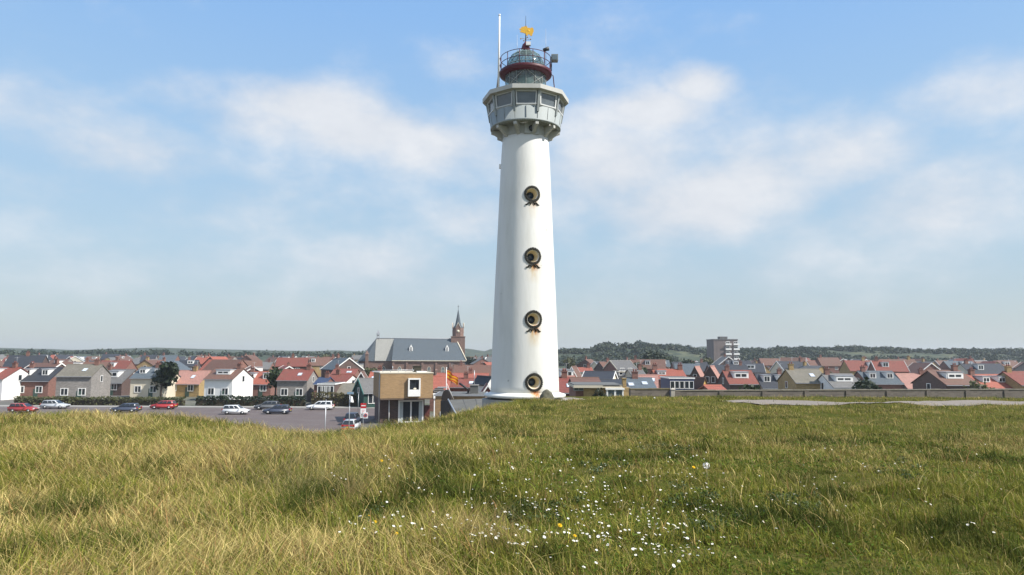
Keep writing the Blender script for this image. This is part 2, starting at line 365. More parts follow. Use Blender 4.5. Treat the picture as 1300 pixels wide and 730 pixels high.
#PART2
# ------------------------------------------------------------------ lighthouse
LY = 55.0; LX = P(666.3, 490, LY).x
def zt(py): return P(667, py, LY).z
def rt(h, py): return h/F*(LY/ray(667, py).y)
WA = R(14)                          # the windows look a little to the right of the camera
lh = thing('lighthouse', 'tall round white lighthouse with four wreathed portholes and red lantern deck', 'lighthouse', (LX, LY, 0))
wz = [P(675, y, LY-rr*math.cos(WA)).z for y, rr in ((245.7,2.2), (324.7,2.42), (405.2,2.62), (485.6,2.78))]
def M_shaft():
    m, nt, b = nodes_of('whitewashed_tower'); co = objco(nt)
    sep = N(nt, 'ShaderNodeSeparateXYZ'); nt.links.new(co, sep.inputs[0]); X, Y, Z = sep.outputs
    t = math_n(nt, 'ADD', math_n(nt, 'MULTIPLY', X, math.cos(WA)), math_n(nt, 'MULTIPLY', Y, math.sin(WA)))
    n1 = noise(nt, 1.1, 8, scaled(nt, co, (1,1,.22))); n2 = noise(nt, 3.0, 6, scaled(nt, co, (2.2,2.2,.5))); n3 = noise(nt, .5, 5, co)
    c = mixc(nt, math_n(nt, 'MULTIPLY', maprange(nt, n1, .45, .75), .45), (.70,.695,.66), (.48,.47,.42))
    c = mixc(nt, math_n(nt, 'MULTIPLY', maprange(nt, n3, .5, .7), .16), c, (.62,.63,.61))
    tot = None; tor = None
    for zc, rr, k in zip(wz, (.62,.64,.67,.7), (.40,.85,1.0,.75)):
        dzz = math_n(nt, 'SUBTRACT', zc-rr-.05, Z)               # metres below the wreath
        fall = math_n(nt, 'MULTIPLY', maprange(nt, dzz, -.55, .05), maprange(nt, dzz, 1.5, .0))
        sd = math_n(nt, 'EXPONENT', math_n(nt, 'MULTIPLY', math_n(nt, 'POWER', math_n(nt, 'ABSOLUTE', math_n(nt, 'DIVIDE', math_n(nt, 'SUBTRACT', t, .03), .42)), 2.0), -1.0))
        g = math_n(nt, 'MULTIPLY', math_n(nt, 'MULTIPLY', fall, sd), k); tot = g if tot is None else math_n(nt, 'ADD', tot, g)
        f2 = math_n(nt, 'MULTIPLY', maprange(nt, dzz, -.5, .0), maprange(nt, dzz, .55, .05))
        s2 = math_n(nt, 'EXPONENT', math_n(nt, 'MULTIPLY', math_n(nt, 'POWER', math_n(nt, 'ABSOLUTE', math_n(nt, 'DIVIDE', math_n(nt, 'SUBTRACT', t, .14), .24)), 2.0), -1.0))
        g2 = math_n(nt, 'MULTIPLY', math_n(nt, 'MULTIPLY', f2, s2), k*1.3); tor = g2 if tor is None else math_n(nt, 'ADD', tor, g2)
    stain = math_n(nt, 'MULTIPLY', tot, maprange(nt, n2, .22, .55)); c = mixc(nt, math_n(nt, 'MULTIPLY', stain, 1.1, True), c, (.52,.36,.14))
    st2 = math_n(nt, 'MULTIPLY', tor, maprange(nt, n2, .28, .52)); c = mixc(nt, math_n(nt, 'MULTIPLY', st2, 1.25, True), c, (.44,.16,.035))
    sp = noise(nt, 2.3, 2, co); c = mixc(nt, math_n(nt, 'MULTIPLY', maprange(nt, sp, .745, .77), .6), c, (.25,.25,.24))
    nt.links.new(c, b.inputs['Base Color']); b.inputs['Roughness'].default_value = .6; b.inputs['Specular IOR Level'].default_value = .3
    bp = N(nt, 'ShaderNodeBump'); bp.inputs['Strength'].default_value = .25; bp.inputs['Distance'].default_value = .03
    nt.links.new(n2, bp.inputs['Height']); nt.links.new(bp.outputs[0], b.inputs['Normal'])
    return m
SHAFT = M_shaft()
prof = [(rt(h, y), zt(y)) for h, y in ((43.6,499.5),(43.4,495),(41.8,450),(39.9,400),(37.7,350),(35.5,305),(33.2,255),(31.2,210),(29.6,185),(28.9,177))]
def prof_r(z):
    zz = [p[1] for p in prof]; rr = [p[0] for p in prof]; return float(np.interp(z, zz, rr))
mb = MB(); fine = [(prof_r(z), z) for z in np.linspace(prof[0][1], prof[-1][1], 34)]
mb.lathe(fine, 96); shaft = mb.build('shaft', SHAFT, lh)
# cut the round openings through the shaft wall
nrm = Vector((math.sin(WA), -math.cos(WA), 0))
def win_M(z, r): # local frame: x right, y up, z outwards
    o = Vector((nrm.x*r, nrm.y*r, z)); xa = Vector((math.cos(WA), math.sin(WA), 0)); ya = Vector((0,0,1))
    return Matrix(((xa.x, ya.x, nrm.x, o.x), (xa.y, ya.y, nrm.y, o.y), (xa.z, ya.z, nrm.z, o.z), (0,0,0,1)))
cut = MB()
for z in wz:
    rr = prof_r(z); prf = [(.30, -.86), (.52, .2)]
    vs = []; n = 32
    cut.lathe(prf, n, 0, win_M(z, rr))
co_ = cut.build('cutter', SHAFT); co_.location = lh.location
bpy.context.view_layer.update()
md = shaft.modifiers.new('b', 'BOOLEAN'); md.object = co_; md.operation = 'DIFFERENCE'; md.solver = 'EXACT'
dg = bpy.context.evaluated_depsgraph_get(); me2 = bpy.data.meshes.new_from_object(shaft.evaluated_get(dg)); shaft.modifiers.clear(); shaft.data = me2; me2.name = 'shaft'
bpy.data.objects.remove(co_)
WREATH = M_('weathered_bronze_wreath', (.016,.015,.010), .75, .35, 9, bump=.4, vary_obj=.03)
NICHE = M_('cream_niche', (.66,.56,.36), .7, .22, 2.5, streak=True, vary_obj=.02)
for k, z in enumerate(wz):
    rr = prof_r(z); M = Matrix.Identity(4); M0 = win_M(z, rr)
    def wrap(mb_):
        mb_.v = [((prof_r(z+y_)+z_)*math.sin(WA+x_/rr), -(prof_r(z+y_)+z_)*math.cos(WA+x_/rr), z+y_) for x_, y_, z_ in mb_.v]; return mb_
    sc = (.655, .675, .70, .71)[k]
    wn = link(bpy.data.objects.new('wreath_window', None)); wn.parent = lh
    w = MB(); w.tube([(M @ Vector((.575*sc/.68*math.cos(a), .575*sc/.68*math.sin(a), .0))) for a in np.linspace(0, 2*PI, 48, endpoint=False)], .075, 8, 0, True)
    rb = random.Random(k)
    for ring, cnt, ro, ri in ((0, 26, .63, .5), (1, 26, .525, .62)):
        for i in range(cnt):                                     # laurel leaves
            a = 2*PI*i/cnt + ring*.12; s_ = sc/.68
            c = Vector((ro*s_*math.cos(a), ro*s_*math.sin(a), .045))
            Ml = M @ Matrix.Translation(c) @ Matrix.Rotation(a + (1.15 if math.cos(a) > 0 else -1.15), 4, 'Z') @ Matrix.Rotation(rb.uniform(-.4,.4), 4, 'X')
            w.lathe([(.003,-.10),(.045,-.04),(.05,.02),(.003,.10)], 6, 0, Ml @ Matrix.Rotation(PI/2, 4, 'Y') @ Matrix.Diagonal((.6,1,1,1)))
    wrap(w).build('wreath', WREATH, wn)
    nb = MB(); n = 40; r0, r1, dep = .485, .27, -.78
    nb.lathe([(r1, dep), (r0, -.02), (r0+.015, .03)], n, 0, M0); nb.f = nb.f[:-2]; nb.m = nb.m[:-2]; nb.sm = nb.sm[:-2]
    nb.build('niche', NICHE, wn)
    gb = MB(); gb.lathe([(r1+.02, dep+.02), (r1+.02, dep+.04)], 32, 0, M0); gb.build('porthole_glass', M_glass('porthole_glass', (.03,.05,.08), .06), wn)
    fb = MB(); fb.tube([M0 @ Vector((r1*1.03*math.cos(a), r1*1.03*math.sin(a), dep+.06)) for a in np.linspace(0, 2*PI, 32, endpoint=False)], .035, 6, 0, True); fb.build('porthole_frame', BLACK, wn)
    if k < 3:                                                    # ribbon ends under the wreath
        b = MB()
        for sx in (-1, 1):
            pts = [(0.03*sx,-.66,.03),(.16*sx,-.80,.04),(.24*sx,-.71,.05),(.33*sx,-.77,.04),(.42*sx,-.88,.03),(.56*sx,-.89,.03)]
            b.tube([M @ Vector((p[0], p[1]*sc/.68, p[2])) for p in pts], [.05,.055,.06,.055,.06,.03], 6)
            b.tube([M @ Vector((.1*sx,-.72*sc/.68,.04)), M @ Vector((.17*sx,-.9*sc/.68,.03))], [.04,.045], 6)
        wrap(b).build('ribbon_bow', WREATH, wn)
# flange and recessed foot
mb = MB(); r0 = rt(43.6, 498)
mb.lathe([(r0-.3, .20), (r0-.02, .22), (r0+.16, .12), (r0+.42, .055), (r0+.5, .02), (r0+.5, -.13), (r0+.42, -.17), (r0-.3, -.175)], 96)
fl = mb.build('base_flange', SHAFT, lh); fl.location.z = zt(500.5)
zfl = zt(500.5)
mb = MB(); mb.lathe([(r0-.05, zfl-1.6), (r0-.05, zfl-.18)], 64); mb.build('foot', CONC_D, lh)
# neck with its small square porthole
NECK = M_('grey_neck_paint', (.38,.39,.375), .7, .1, 1.2, streak=True)
mb = MB(); mb.lathe([(rt(29.2,177), zt(178)), (rt(29.4,177), zt(177.5)), (rt(29.3,170), zt(171)), (rt(30.5,165), zt(164))], 72); mb.build('neck', NECK, lh)
zc = zt(172.3); Mn = win_M(zc, rt(29.35, 172)+.02)
fr = MB(); fr.box(-.6,.6,-.42,.42,-.12,.04,0,Mn); pf = fr.build('porthole_plate', NECK, lh)
pm = MB(); pm.lathe([(.30,.042),(.30,.055)], 28, 0, Mn); pm.build('porthole_glass', GLASS, pf)
pm = MB(); pm.tube([Mn @ Vector((.31*math.cos(a), .31*math.sin(a), .05)) for a in np.linspace(0,2*PI,28,endpoint=False)], .045, 6, 0, True); pm.build('porthole_ring', NECK, pf)
# gallery
GW = GREYP
rb_, rtop = rt(43.8,166), rt(45.9,150); zb_, zw = zt(166.5), zt(149.5)
mb = MB(); mb.lathe([(rb_-.9, zb_+.02), (rb_+.04, zb_), (rb_+.06, zb_+.14), (rb_, zb_+.16), (rtop, zw), (rtop-.3, zw+.02)], 80); gw = mb.build('gallery_wall', GW, lh)
for k in range(20):
    mb = MB(); a = R(18)*k; mb.tube([(math.sin(a)*(rb_+.012), -math.cos(a)*(rb_+.012), zb_+.17), (math.sin(a)*(rtop+.012), -math.cos(a)*(rtop+.012), zw)], .014, 4); mb.build('panel_seam', M_('seam_grey', (.2,.21,.21), .8), gw)
Rr = rt(54.6,126); zr1, zr0 = zt(126.0), zt(131.2)
def deca(r): return [(r*math.sin(R(18+36*k)), -r*math.cos(R(18+36*k))) for k in range(10)]
mb = MB(); mb.prism(deca(Rr), zr0, zr1); mb.prism(deca(Rr-.28), zr0-.04, zr0-.003); mb.prism(deca(Rr-.22), zr1+.002, zr1+.06)
mb.build('gallery_roof', M_('roof_slab_paint', (.50,.495,.46), .7, .12, .9, streak=True), lh)
mb = MB(); mb.lathe([(rt(27,168), zt(165.5)), (rb_-.05, zb_+.006)], 60); mb.build('gallery_floor', NECK, lh)
ap0 = rtop*math.cos(R(18))*1.012; zt0 = zr0-.042; ap1 = (Rr-.3)*math.cos(R(18))-.12
Rv0, Rv1 = ap0/math.cos(R(18)), ap1/math.cos(R(18))
for k in range(10):
    a = R(36*k); xa = Vector((math.cos(a), math.sin(a), 0)); out = Vector((math.sin(a), -math.cos(a), 0))
    p0 = out*ap0 + Vector((0,0,zw)); p1 = out*ap1 + Vector((0,0,zt0)); up = (p1-p0); H = up.length; up.normalize(); nn = xa.cross(up)
    Mf = Matrix(((xa.x, up.x, nn.x, p0.x), (xa.y, up.y, nn.y, p0.y), (xa.z, up.z, nn.z, p0.z), (0,0,0,1)))
    hb, ht = ap0*math.tan(R(18))-.14, ap1*math.tan(R(18))-.12
    wi = link(bpy.data.objects.new('gallery_window', None)); wi.parent = lh
    f = MB(); z1, z2 = .06*H, H-.02; lo = hb + (ht-hb)*.1; t_ = .10
    def quad(xl0, xr0, y0_, xl1, xr1, y1_, d0, d1):
        vs = [(xl0,y0_,d0),(xr0,y0_,d0),(xr1,y1_,d0),(xl1,y1_,d0),(xl0,y0_,d1),(xr0,y0_,d1),(xr1,y1_,d1),(xl1,y1_,d1)]
        f.add(vs, [(0,3,2,1),(4,5,6,7),(0,1,5,4),(1,2,6,5),(2,3,7,6),(3,0,4,7)], 0, False, Mf)
    quad(-hb,hb,-.02,-hb,hb,z1-.003,-.1,.05); quad(-lo,lo,z1,-lo,lo,z1+t_,-.1,.11); quad(-ht,ht,z2-t_*.8,-ht,ht,z2+.015,-.1,.07)
    quad(-lo,-lo+t_,z1+t_+.002,-ht,-ht+t_,z2-t_*.8-.002,-.1,.07); quad(lo-t_,lo,z1+t_+.002,ht-t_,ht,z2-t_*.8-.002,-.1,.07)
    f.build('window_frame', M_('grey_white_frame', (.56,.57,.56), .5, .06), wi)
    f = MB(); quad(-lo+.05,lo-.05,z1+.02,-ht+.05,ht-.05,z2,-.04,-.02); f.build('pane', M_glass('gallery_glass', (.095,.11,.12), .05), wi)
    av = R(36*k+18); po = Vector((math.sin(av), -math.cos(av), 0)); xs = Vector((math.cos(av), math.sin(av), 0))
    q0 = po*(rb_+(rtop-rb_)*.5-.06) + Vector((0,0,zw-.42)); q1 = po*(Rv1+.02) + Vector((0,0,zt0)); u2 = (q1-q0); L2 = u2.length; u2.normalize(); n2 = xs.cross(u2)
    Mp = Matrix(((xs.x,u2.x,n2.x,q0.x),(xs.y,u2.y,n2.y,q0.y),(xs.z,u2.z,n2.z,q0.z),(0,0,0,1)))
    f = MB(); f.box(-.085,.085,0,L2-.01,-.16,.15,0,Mp); f.build('post', GW, lh)
    # bracket carrying the gallery floor
    Mb = Matrix(((xs.x,po.x,0,0),(xs.y,po.y,0,0),(0,0,1,0),(0,0,0,1)))
    f = MB(); ri = rt(28.6,170); zf = zb_-.01
    f.prism([(ri,zf-.03),(rb_-.02,zf-.03),(rb_-.02,zf-.26),(rb_-.3,zf-.36),(ri,zf-.85)], -.13, .13, 'x', 0, Mb); f.build('bracket', M_('bracket_paint', (.46,.455,.42), .7, .1, 1.5), lh)
# lantern
zl0 = zr1+.062
LGLASS, nt_, b_ = nodes_of('lantern_glass'); b_.inputs['Base Color'].default_value = (.20,.26,.255,1); b_.inputs['Roughness'].default_value = .06; b_.inputs['Specular IOR Level'].default_value = .6
tr_ = N(nt_, 'ShaderNodeBsdfTransparent'); tr_.inputs[0].default_value = (.72,.82,.80,1); mx_ = N(nt_, 'ShaderNodeMixShader')
nt_.links.new(maprange(nt_, noise(nt_, 2.2, 3, objco(nt_)), .3, .7, .26, .50), mx_.inputs[0]); nt_.links.new(tr_.outputs[0], mx_.inputs[1]); nt_.links.new(b_.outputs[0], mx_.inputs[2]); nt_.links.new(mx_.outputs[0], nt_.nodes['Material Output'].inputs['Surface'])
rl = rt(26,108); zd0 = zt(98.2); zd1 = zt(92.6)
mb = MB(); mb.lathe([(rl+.06, zl0), (rl+.06, zl0+.3), (rl, zl0+.301)], 48); mb.build('lantern_sill', NECK, lh)
mb = MB(); mb.lathe([(rl-.03, zl0+.3), (rl-.03, zd0+.05)], 48); mb.f = mb.f[:-2]; mb.m = mb.m[:-2]; mb.sm = mb.sm[:-2]; lg = mb.build('lantern_glazing', LGLASS, lh)
mb = MB(); nb_ = 5
for k in range(nb_):
    a0, a1 = 2*PI*k/nb_, 2*PI*(k+1)/nb_
    for aa, ab in ((a0, a1), (a1, a0)):
        mb.tube([(rl*math.sin(aa+(ab-aa)*t), -rl*math.cos(aa+(ab-aa)*t), zl0+.3+(zd0-zl0-.25)*t) for t in (0,.25,.5,.75,1)], .02, 5)
for k in range(14):
    a0 = 2*PI*k/14; mb.tube([(rl*math.sin(a0), -rl*math.cos(a0), zl0+.3), (rl*math.sin(a0), -rl*math.cos(a0), zd0)], .022, 5)
mb.build('glazing_bars', M_('dull_grey_bars', (.30,.31,.29), .5), lg)
mb = MB(); mb.lathe([(.01,zl0+.1),(.55,zl0+.1),(.6,zl0+.5),(.34,zl0+.55),(.3,zl0+.9)], 20); mb.build('lens_pedestal', RED_P, lh)
mb = MB(); mb.lathe([(.3,zl0+.9),(.62,zl0+1.05),(.75,zl0+1.4),(.62,zl0+1.75),(.25,zl0+1.95)], 24, 0); mb.build('lens', M_glass('lens_glass', (.25,.33,.32), .05), lh)
mb = MB(); mb.lathe([(rl-.05, zd0), (rl+.02, zd0-.02), (rt(33,94), zd0+.12), (rt(33.2,92), zd0+.16), (rt(33.2,92), zd1-.02), (rt(32.6,90), zd1), (rt(24,90), zd1)], 64)
deck = mb.build('red_deck', RED_P, lh)
mb = MB()
for k in range(4):
    a = R((90,270,150,210)[k]); rr_ = rt(33,94)
    mb = MB(); mb.tube([(math.sin(a)*(rr_+o), -math.cos(a)*(rr_+o), z) for o, z in ((-.12, zd0+.35), (.12, zd0+.15), (.24, zl0+.75), (.33, zl0+.4), (.36, zl0))], .04, 6); mb.build('deck_stay', RED_P, deck)
rr_ = rt(32.2,80); zrt, zrm = zt(75.5), zt(84)
rail = MB()
for zz in (zrt, zrm): rail.tube([(rr_*math.sin(a), -rr_*math.cos(a), zz) for a in np.linspace(0,2*PI,48,endpoint=False)], .027, 6, 0, True)
rl_o = rail.build('railing', RED_P, lh)
for k in range(12):
    a = R(15+30*k); q = MB(); q.tube([(rr_*math.sin(a), -rr_*math.cos(a), zd1-.02), (rr_*math.sin(a), -rr_*math.cos(a), zrt)], .03, 6); q.build('railing_post', RED_P, rl_o)
dome_p = [(rt(h,y), zt(y)) for h, y in ((24.3,92),(24.2,86),(22.3,79),(18.6,73),(13.5,68.8),(7.5,66.3))]
mb = MB(); mb.lathe(dome_p, 48); dm = mb.build('dome_glazing', LGLASS, lh)
mb = MB()
for k in range(16):
    a = 2*PI*k/16; mb.tube([((r+.012)*math.sin(a), -(r+.012)*math.cos(a), z) for r, z in dome_p], .024, 5)
for j in (1, 3): mb.tube([((dome_p[j][0]+.01)*math.sin(a), -(dome_p[j][0]+.01)*math.cos(a), dome_p[j][1]) for a in np.linspace(0,2*PI,40,endpoint=False)], .026, 5, 0, True)
mb.build('dome_ribs', M_('verdigris_bars', (.20,.27,.26), .6), dm)
mb = MB(); mb.lathe([(rt(8.5,66), zt(66.2)), (rt(6.4,64), zt(64.5)), (rt(5.4,61), zt(61)), (rt(4.2,58), zt(57)), (.14, zt(55)), (.08, zt(53))], 24); cap = mb.build('red_cap', RED_P, lh)
mb = MB(); mb.box(.02,.40,-.52,-.24,zt(60.5),zt(56.2)); mb.build('white_box', WHITE, cap)
# weather vane
vn = link(bpy.data.objects.new('weather_vane', None)); vn.parent = lh
mb = MB(); mb.tube([(0,0,zt(56)), (0,0,zt(44)), (0,0,zt(20))], [.05,.035,.012], 8); mb.build('rod', BLACK, vn)
zv = zt(40.5); mb = MB()
out = []                      # a generic gilded figure of made-up outline, 6 cm thick
sh = [(-.22,-.08),(-.05,-.16),(.04,-.33),(.14,-.34),(.16,-.20),(.30,-.24),(.38,-.36),(.50,-.34),(.56,-.14),(.64,.05),(.62,.26),(.50,.40),(.36,.30),(.24,.36),(.12,.34),(.08,.54),(-.02,.42),(-.12,.52),(-.22,.42),(-.36,.44),(-.42,.30),(-.56,.26),(-.50,.16),(-.36,.14),(-.52,.0),(-.40,-.04)]
mb.prism(sh, -.03, .03, 'y', 0, Matrix.Translation((.02,0,zv))); 
for cx, cz, r_ in ((-.22,.16,.1),(.2,.1,.13)): mb.ball((cx+.02,0,zv+cz), r_, 6, 0, (1,.35,1))
mb.build('gilded_figure', GOLD, vn)
mb = MB(); zc_ = zt(49.5)
for a in (R(20), R(110)):
    mb.tube([(-.42*math.cos(a), -.42*math.sin(a), zc_), (.42*math.cos(a), .42*math.sin(a), zc_)], .014, 5)
    for s in (-1, 1): mb.ball((s*.44*math.cos(a), s*.44*math.sin(a), zc_+.05*s), .055, 5)
mb.build('compass_arms', M_('dull_brass', (.38,.22,.06), .5, metal=.5), vn)
# masts, lamps
def gl(px, py, Y): return P(px, py, Y) - Vector((LX, LY, 0))
mb = MB(); p0 = gl(632.8, 112, LY-.3); p1 = gl(634.2, 20, LY-.3); mb.tube([p0, p0.lerp(p1,.6), p1], [.085,.08,.065], 12); mb.tube([p1, p1+Vector((0,0,.12))], .09, 10); mb.build('white_mast', WHITE, lh)
for px, py0, py1 in ((656.6,76,44),(693,82,36)):
    mb = MB(); a = gl(px, py0, LY-.8); b = gl(px, py1, LY-.8); mb.tube([a, b], [.022,.01], 5); mb.build('aerial', STEEL, lh)
fl_ = link(bpy.data.objects.new('spot_lamp', None)); fl_.parent = lh
mb = MB(); a = gl(691,80,LY-1.2); b = gl(691.2,66,LY-1.2); mb.tube([a, b, b+Vector((.12,0,.12))], .04, 6); mb.build('lamp_pole', BLACK, fl_)
mb = MB(); mb.tube([b+Vector((-.1,-.05,.14)), b+Vector((.34,-.02,.28))], [.12,.17], 10); mb.build('lamp_head', M_('dark_lamp_housing', (.04,.045,.05), .5), fl_)
fd = link(bpy.data.objects.new('floodlight', None)); fd.parent = lh
c = gl(704.2, 73.8, LY-.6)
mb = MB(); mb.box(c.x-.28,c.x+.26,-.85,-.35,c.z-.28,c.z+.24); mb.build('floodlight_housing', M_('grey_housing', (.20,.21,.2), .6), fd)
mb = MB(); mb.box(c.x-.22,c.x+.2,-.87,-.852,c.z-.22,c.z+.18); mb.build('floodlight_glass', GLASS_B, fd)
mb = MB(); mb.tube([gl(700.2, 90, LY-.6), gl(700.4, 72, LY-.6), c], .035, 6); mb.build('floodlight_bracket', BLACK, fd)
cc = gl(634.6, 212, LY); mb = MB(); mb.box(cc.x-.06,cc.x+.3,-.12,.1,cc.z-.13,cc.z+.2); mb.build('junction_box', WHITE, lh)
#PART3
# ------------------------------------------------------------------ house kit
_wm = {}
def win_mesh(w, h, frame, pane, arch=False):
    k = (round(w,2), round(h,2), frame.name, pane.name, arch)
    if k in _wm: return _wm[k]
    f = MB(); t = max(.07, .09*w)
    if arch:
        def outl(s):
            pts = [(-w/2*s, 0 if s == 1 else t)]
            pts = [(w/2*s, t*(s < 1)), (w/2*s, h*.55)] + [(w/2*s*math.cos(a)**1.0, h*.55 + (h*.45 - (0 if s == 1 else t))*math.sin(a)**.85) for a in (.35,.7,1.05,1.35)] + [(0, h - (0 if s == 1 else t))]
            return pts + [(-x, z) for x, z in reversed(pts[:-1])]
        o, i_ = outl(1), outl(.78); n = len(o)
        vs = [(x,-.08,z) for x, z in o] + [(x,-.08,z) for x, z in i_] + [(x,.02,z) for x, z in o] + [(x,.02,z) for x, z in i_]
        fs = []
        for j in range(n):
            j2 = (j+1) % n; fs += [(j,j2,n+j2,n+j), (2*n+j,3*n+j,3*n+j2,2*n+j2), (j,2*n+j,2*n+j2,j2), (n+j,n+j2,3*n+j2,3*n+j)]
        f.add(vs, fs); f.box(-.06,.06,-.06,.0,t+.003,h*.8); f.box(-w*.36,-.063,-.06,0,h*.5,h*.5+.1); f.box(.063,w*.36,-.06,0,h*.5,h*.5+.1)
        p = MB(); p.add([(x,-.02,z) for x, z in outl(.8)], [tuple(range(n))])
    else:
        f.box(-w/2,w/2,-.09,.03,0,t); f.box(-w/2,w/2,-.07,.03,h-t,h); f.box(-w/2,-w/2+t,-.07,.03,t+.002,h-t-.002); f.box(w/2-t,w/2,-.07,.03,t+.002,h-t-.002)
        if w > 1.0: f.box(-t*.4,t*.4,-.06,.03,t+.003,h-t-.003)
        p = MB(); p.box(-w/2+.03,w/2-.03,-.03,.0,.03,h-.03)
    _wm[k] = (f.mesh('window', frame), p.mesh('pane', pane)); return _wm[k]
def window(parent, x, y, z, w, h, rz=0, frame=None, pane=None, arch=False, name='window', sub=True):
    fm, pm = win_mesh(w, h, frame or WHITE, pane or GLASS, arch)
    o = inst(name, fm, parent, (x,y,z), (0,0,rz))
    if sub: inst('pane', pm, o)
    return o
_rnd = random.Random(4)
def gable_house(label, loc, rz, w, d, eave, ridge, wall, roof, group=None, chim=(), dorm=(), sky=(), barge=None, front=(), gab_l=(), gab_r=(), cat='house', gwall=None, name='house', small=False, hip=0.0, door=False):
    """ridge along local x; the front eave wall looks to local -y"""
    t = thing(name, label, cat, loc, rz, group)
    m = MB(); e, r = eave-.03, ridge-.05
    m.prism([(-d/2,-.6),(d/2,-.6),(d/2,e),(0,r),(-d/2,e)], -w/2, w/2, 'x', 0)
    if gwall: 
        m.m[0] = m.m[1] = 1
    m.build('wall', [wall, gwall or wall], t)
    o, th = .3, .14; s = (ridge-eave)/(d/2); ze = eave-o*s
    q = MB()
    if hip > 0:
        W = w/2+.2; hx = W-hip
        vs = [(-W,-d/2-o,ze),(W,-d/2-o,ze),(W,d/2+o,ze),(-W,d/2+o,ze),(-hx,0,ridge+th),(hx,0,ridge+th)]
        q.add(vs, [(0,1,5,4),(2,3,4,5),(1,2,5),(3,0,4),(3,2,1,0)])
    else:
        q.prism([(-d/2-o,ze),(0,ridge),(d/2+o,ze),(d/2+o,ze+th),(0,ridge+th),(-d/2-o,ze+th)], -w/2-.18, w/2+.18, 'x')
    q.build('roof', roof, t)
    if not small and hip == 0:
        q = MB(); q.prism([(-.13,ridge+th*.6),(.13,ridge+th*.6),(0,ridge+th+.12)], -w/2-.19, w/2+.19, 'x'); q.build('ridge_tiles', roof, t)
        q = MB(); q.box(-w/2-.15,w/2+.15,-d/2-o-.11,-d/2-o+.003,ze-.02,ze+.09); q.build('gutter', LEAD, t)
    if barge:
        for sx in (-1, 1):
            q = MB(); a, b = (w/2+.185, w/2+.25) if sx > 0 else (-w/2-.25, -w/2-.185)
            q.prism([(-d/2-o-.05,ze-.12),(0,ridge-.1),(d/2+o+.05,ze-.12),(d/2+o+.05,ze+th+.08),(0,ridge+th+.1),(-d/2-o-.05,ze+th+.08)], a, b, 'x'); q.build('bargeboard', barge, t)
    for cx in chim:
        q = MB(); x = cx*w/2; yo = .0; q.box(x-.42,x+.42,-.32,.32,ridge-.7,ridge+1.0); q.box(x-.5,x+.5,-.4,.4,ridge+1.003,ridge+1.12)
        for sx in (-.18,.18): q.lathe([(.11,ridge+1.123),(.09,ridge+1.5)], 8, 1, Matrix.Translation((x+sx,0,0)))
        q.build('chimney', [BR_RED if wall is not BR_YEL else BR_YEL, TILE_RED], t)
    if not small and chim and (len(label)+int(w*10)) % 3 == 0:
        q = MB(); x = chim[0]*w/2+.3; q.tube([(x,.1,ridge+.6),(x,.1,ridge+2.4)], .022, 5); q.tube([(x-.5,.1,ridge+2.2),(x+.5,.1,ridge+2.3)], .015, 4)
        for i in range(5): q.tube([(x-.4+.2*i,-.22,ridge+2.22+.02*i),(x-.4+.2*i,.42,ridge+2.22+.02*i)], .012, 4)
        q.build('aerial', STEEL, t)
    for cx, dw in dorm:          # flat-roofed dormer: white cheeks and a wide window
        x = cx*w/2; f = .62; yf = -d/2*f; zb = eave+(ridge-eave)*(1-f); hh = min(1.55, (ridge-zb)-.15); yb = -d/2*(1-(zb+hh-eave)/(ridge-eave))
        q = MB(); q.prism([(yf,zb-.1),(yf,zb+hh),(yb+.2,zb+hh),(yf+.25,zb-.1)], x-dw/2, x+dw/2, 'x'); q.box(x-dw/2-.12,x+dw/2+.12,yf-.14,yb+.15,zb+hh+.003,zb+hh+.14,1)
        dm_ = q.build('dormer', [WHITE, LEAD], t)
        window(dm_, x, yf-.01, zb+.18, dw*.86, hh-.3, 0, sub=False, pane=GLASS); inst('pane', win_mesh(dw*.86, hh-.3, WHITE, GLASS)[1], dm_, (x,yf-.012,zb+.18))
    for cx, f in sky:
        x = cx*w/2; y = -d/2*f; z = eave+(ridge-eave)*(1-f)+th
        Ms = Matrix.Translation((x,y,z)) @ Matrix.Rotation(math.atan(s), 4, 'X')
        q = MB(); q.box(-.42,.42,-.6,.6,-.02,.09,0,Ms); q.box(-.34,.34,-.52,.52,.091,.1,1,Ms); q.build('skylight', [LEAD, M_glass('painted_sky_glass', (.5,.55,.6), .05)], t)  # pale base colour paints the sky's reflection into the skylight pane
    for cx, z, ww, hh in front: window(t, cx*w/2, -d/2-.01, z, ww, hh, 0)
    for cy, z, ww, hh in gab_r: window(t, w/2+.01, cy*d/2, z, ww, hh, PI/2)
    for cy, z, ww, hh in gab_l: window(t, -w/2-.01, cy*d/2, z, ww, hh, -PI/2)
    if door:
        q = MB(); q.box(w*.1,w*.1+.95,-d/2-.06,-d/2+.02,0,2.1); q.build('door', M_('door_paint', (.05,.09,.07), .5), t)
    return t
def flat_house(label, loc, rz, w, d, h, wall, front=(), cat='house', group=None, edge=None, chim=(), name='house', side=()):
    t = thing(name, label, cat, loc, rz, group)
    m = MB(); m.box(-w/2,w/2,-d/2,d/2,-.6,h); m.build('wall', wall, t)
    m = MB(); m.box(-w/2-.15,w/2+.15,-d/2-.15,d/2+.15,h+.003,h+.2); m.box(-w/2+.05,w/2-.05,-d/2+.05,d/2-.05,h+.203,h+.22,1); m.build('roof', [edge or LEAD, CONC_D], t)
    for cx, z, ww, hh in front: window(t, cx*w/2, -d/2-.01, z, ww, hh, 0)
    for cy, z, ww, hh in side: window(t, w/2+.01, cy*d/2, z, ww, hh, PI/2); window(t, -w/2-.01, cy*d/2, z, ww, hh, -PI/2)
    for cx in chim:
        q = MB(); q.box(cx*w/2-.4,cx*w/2+.4,-.4,.4,h+.2,h+1.3); q.build('chimney', BR_RED, t)
    return t
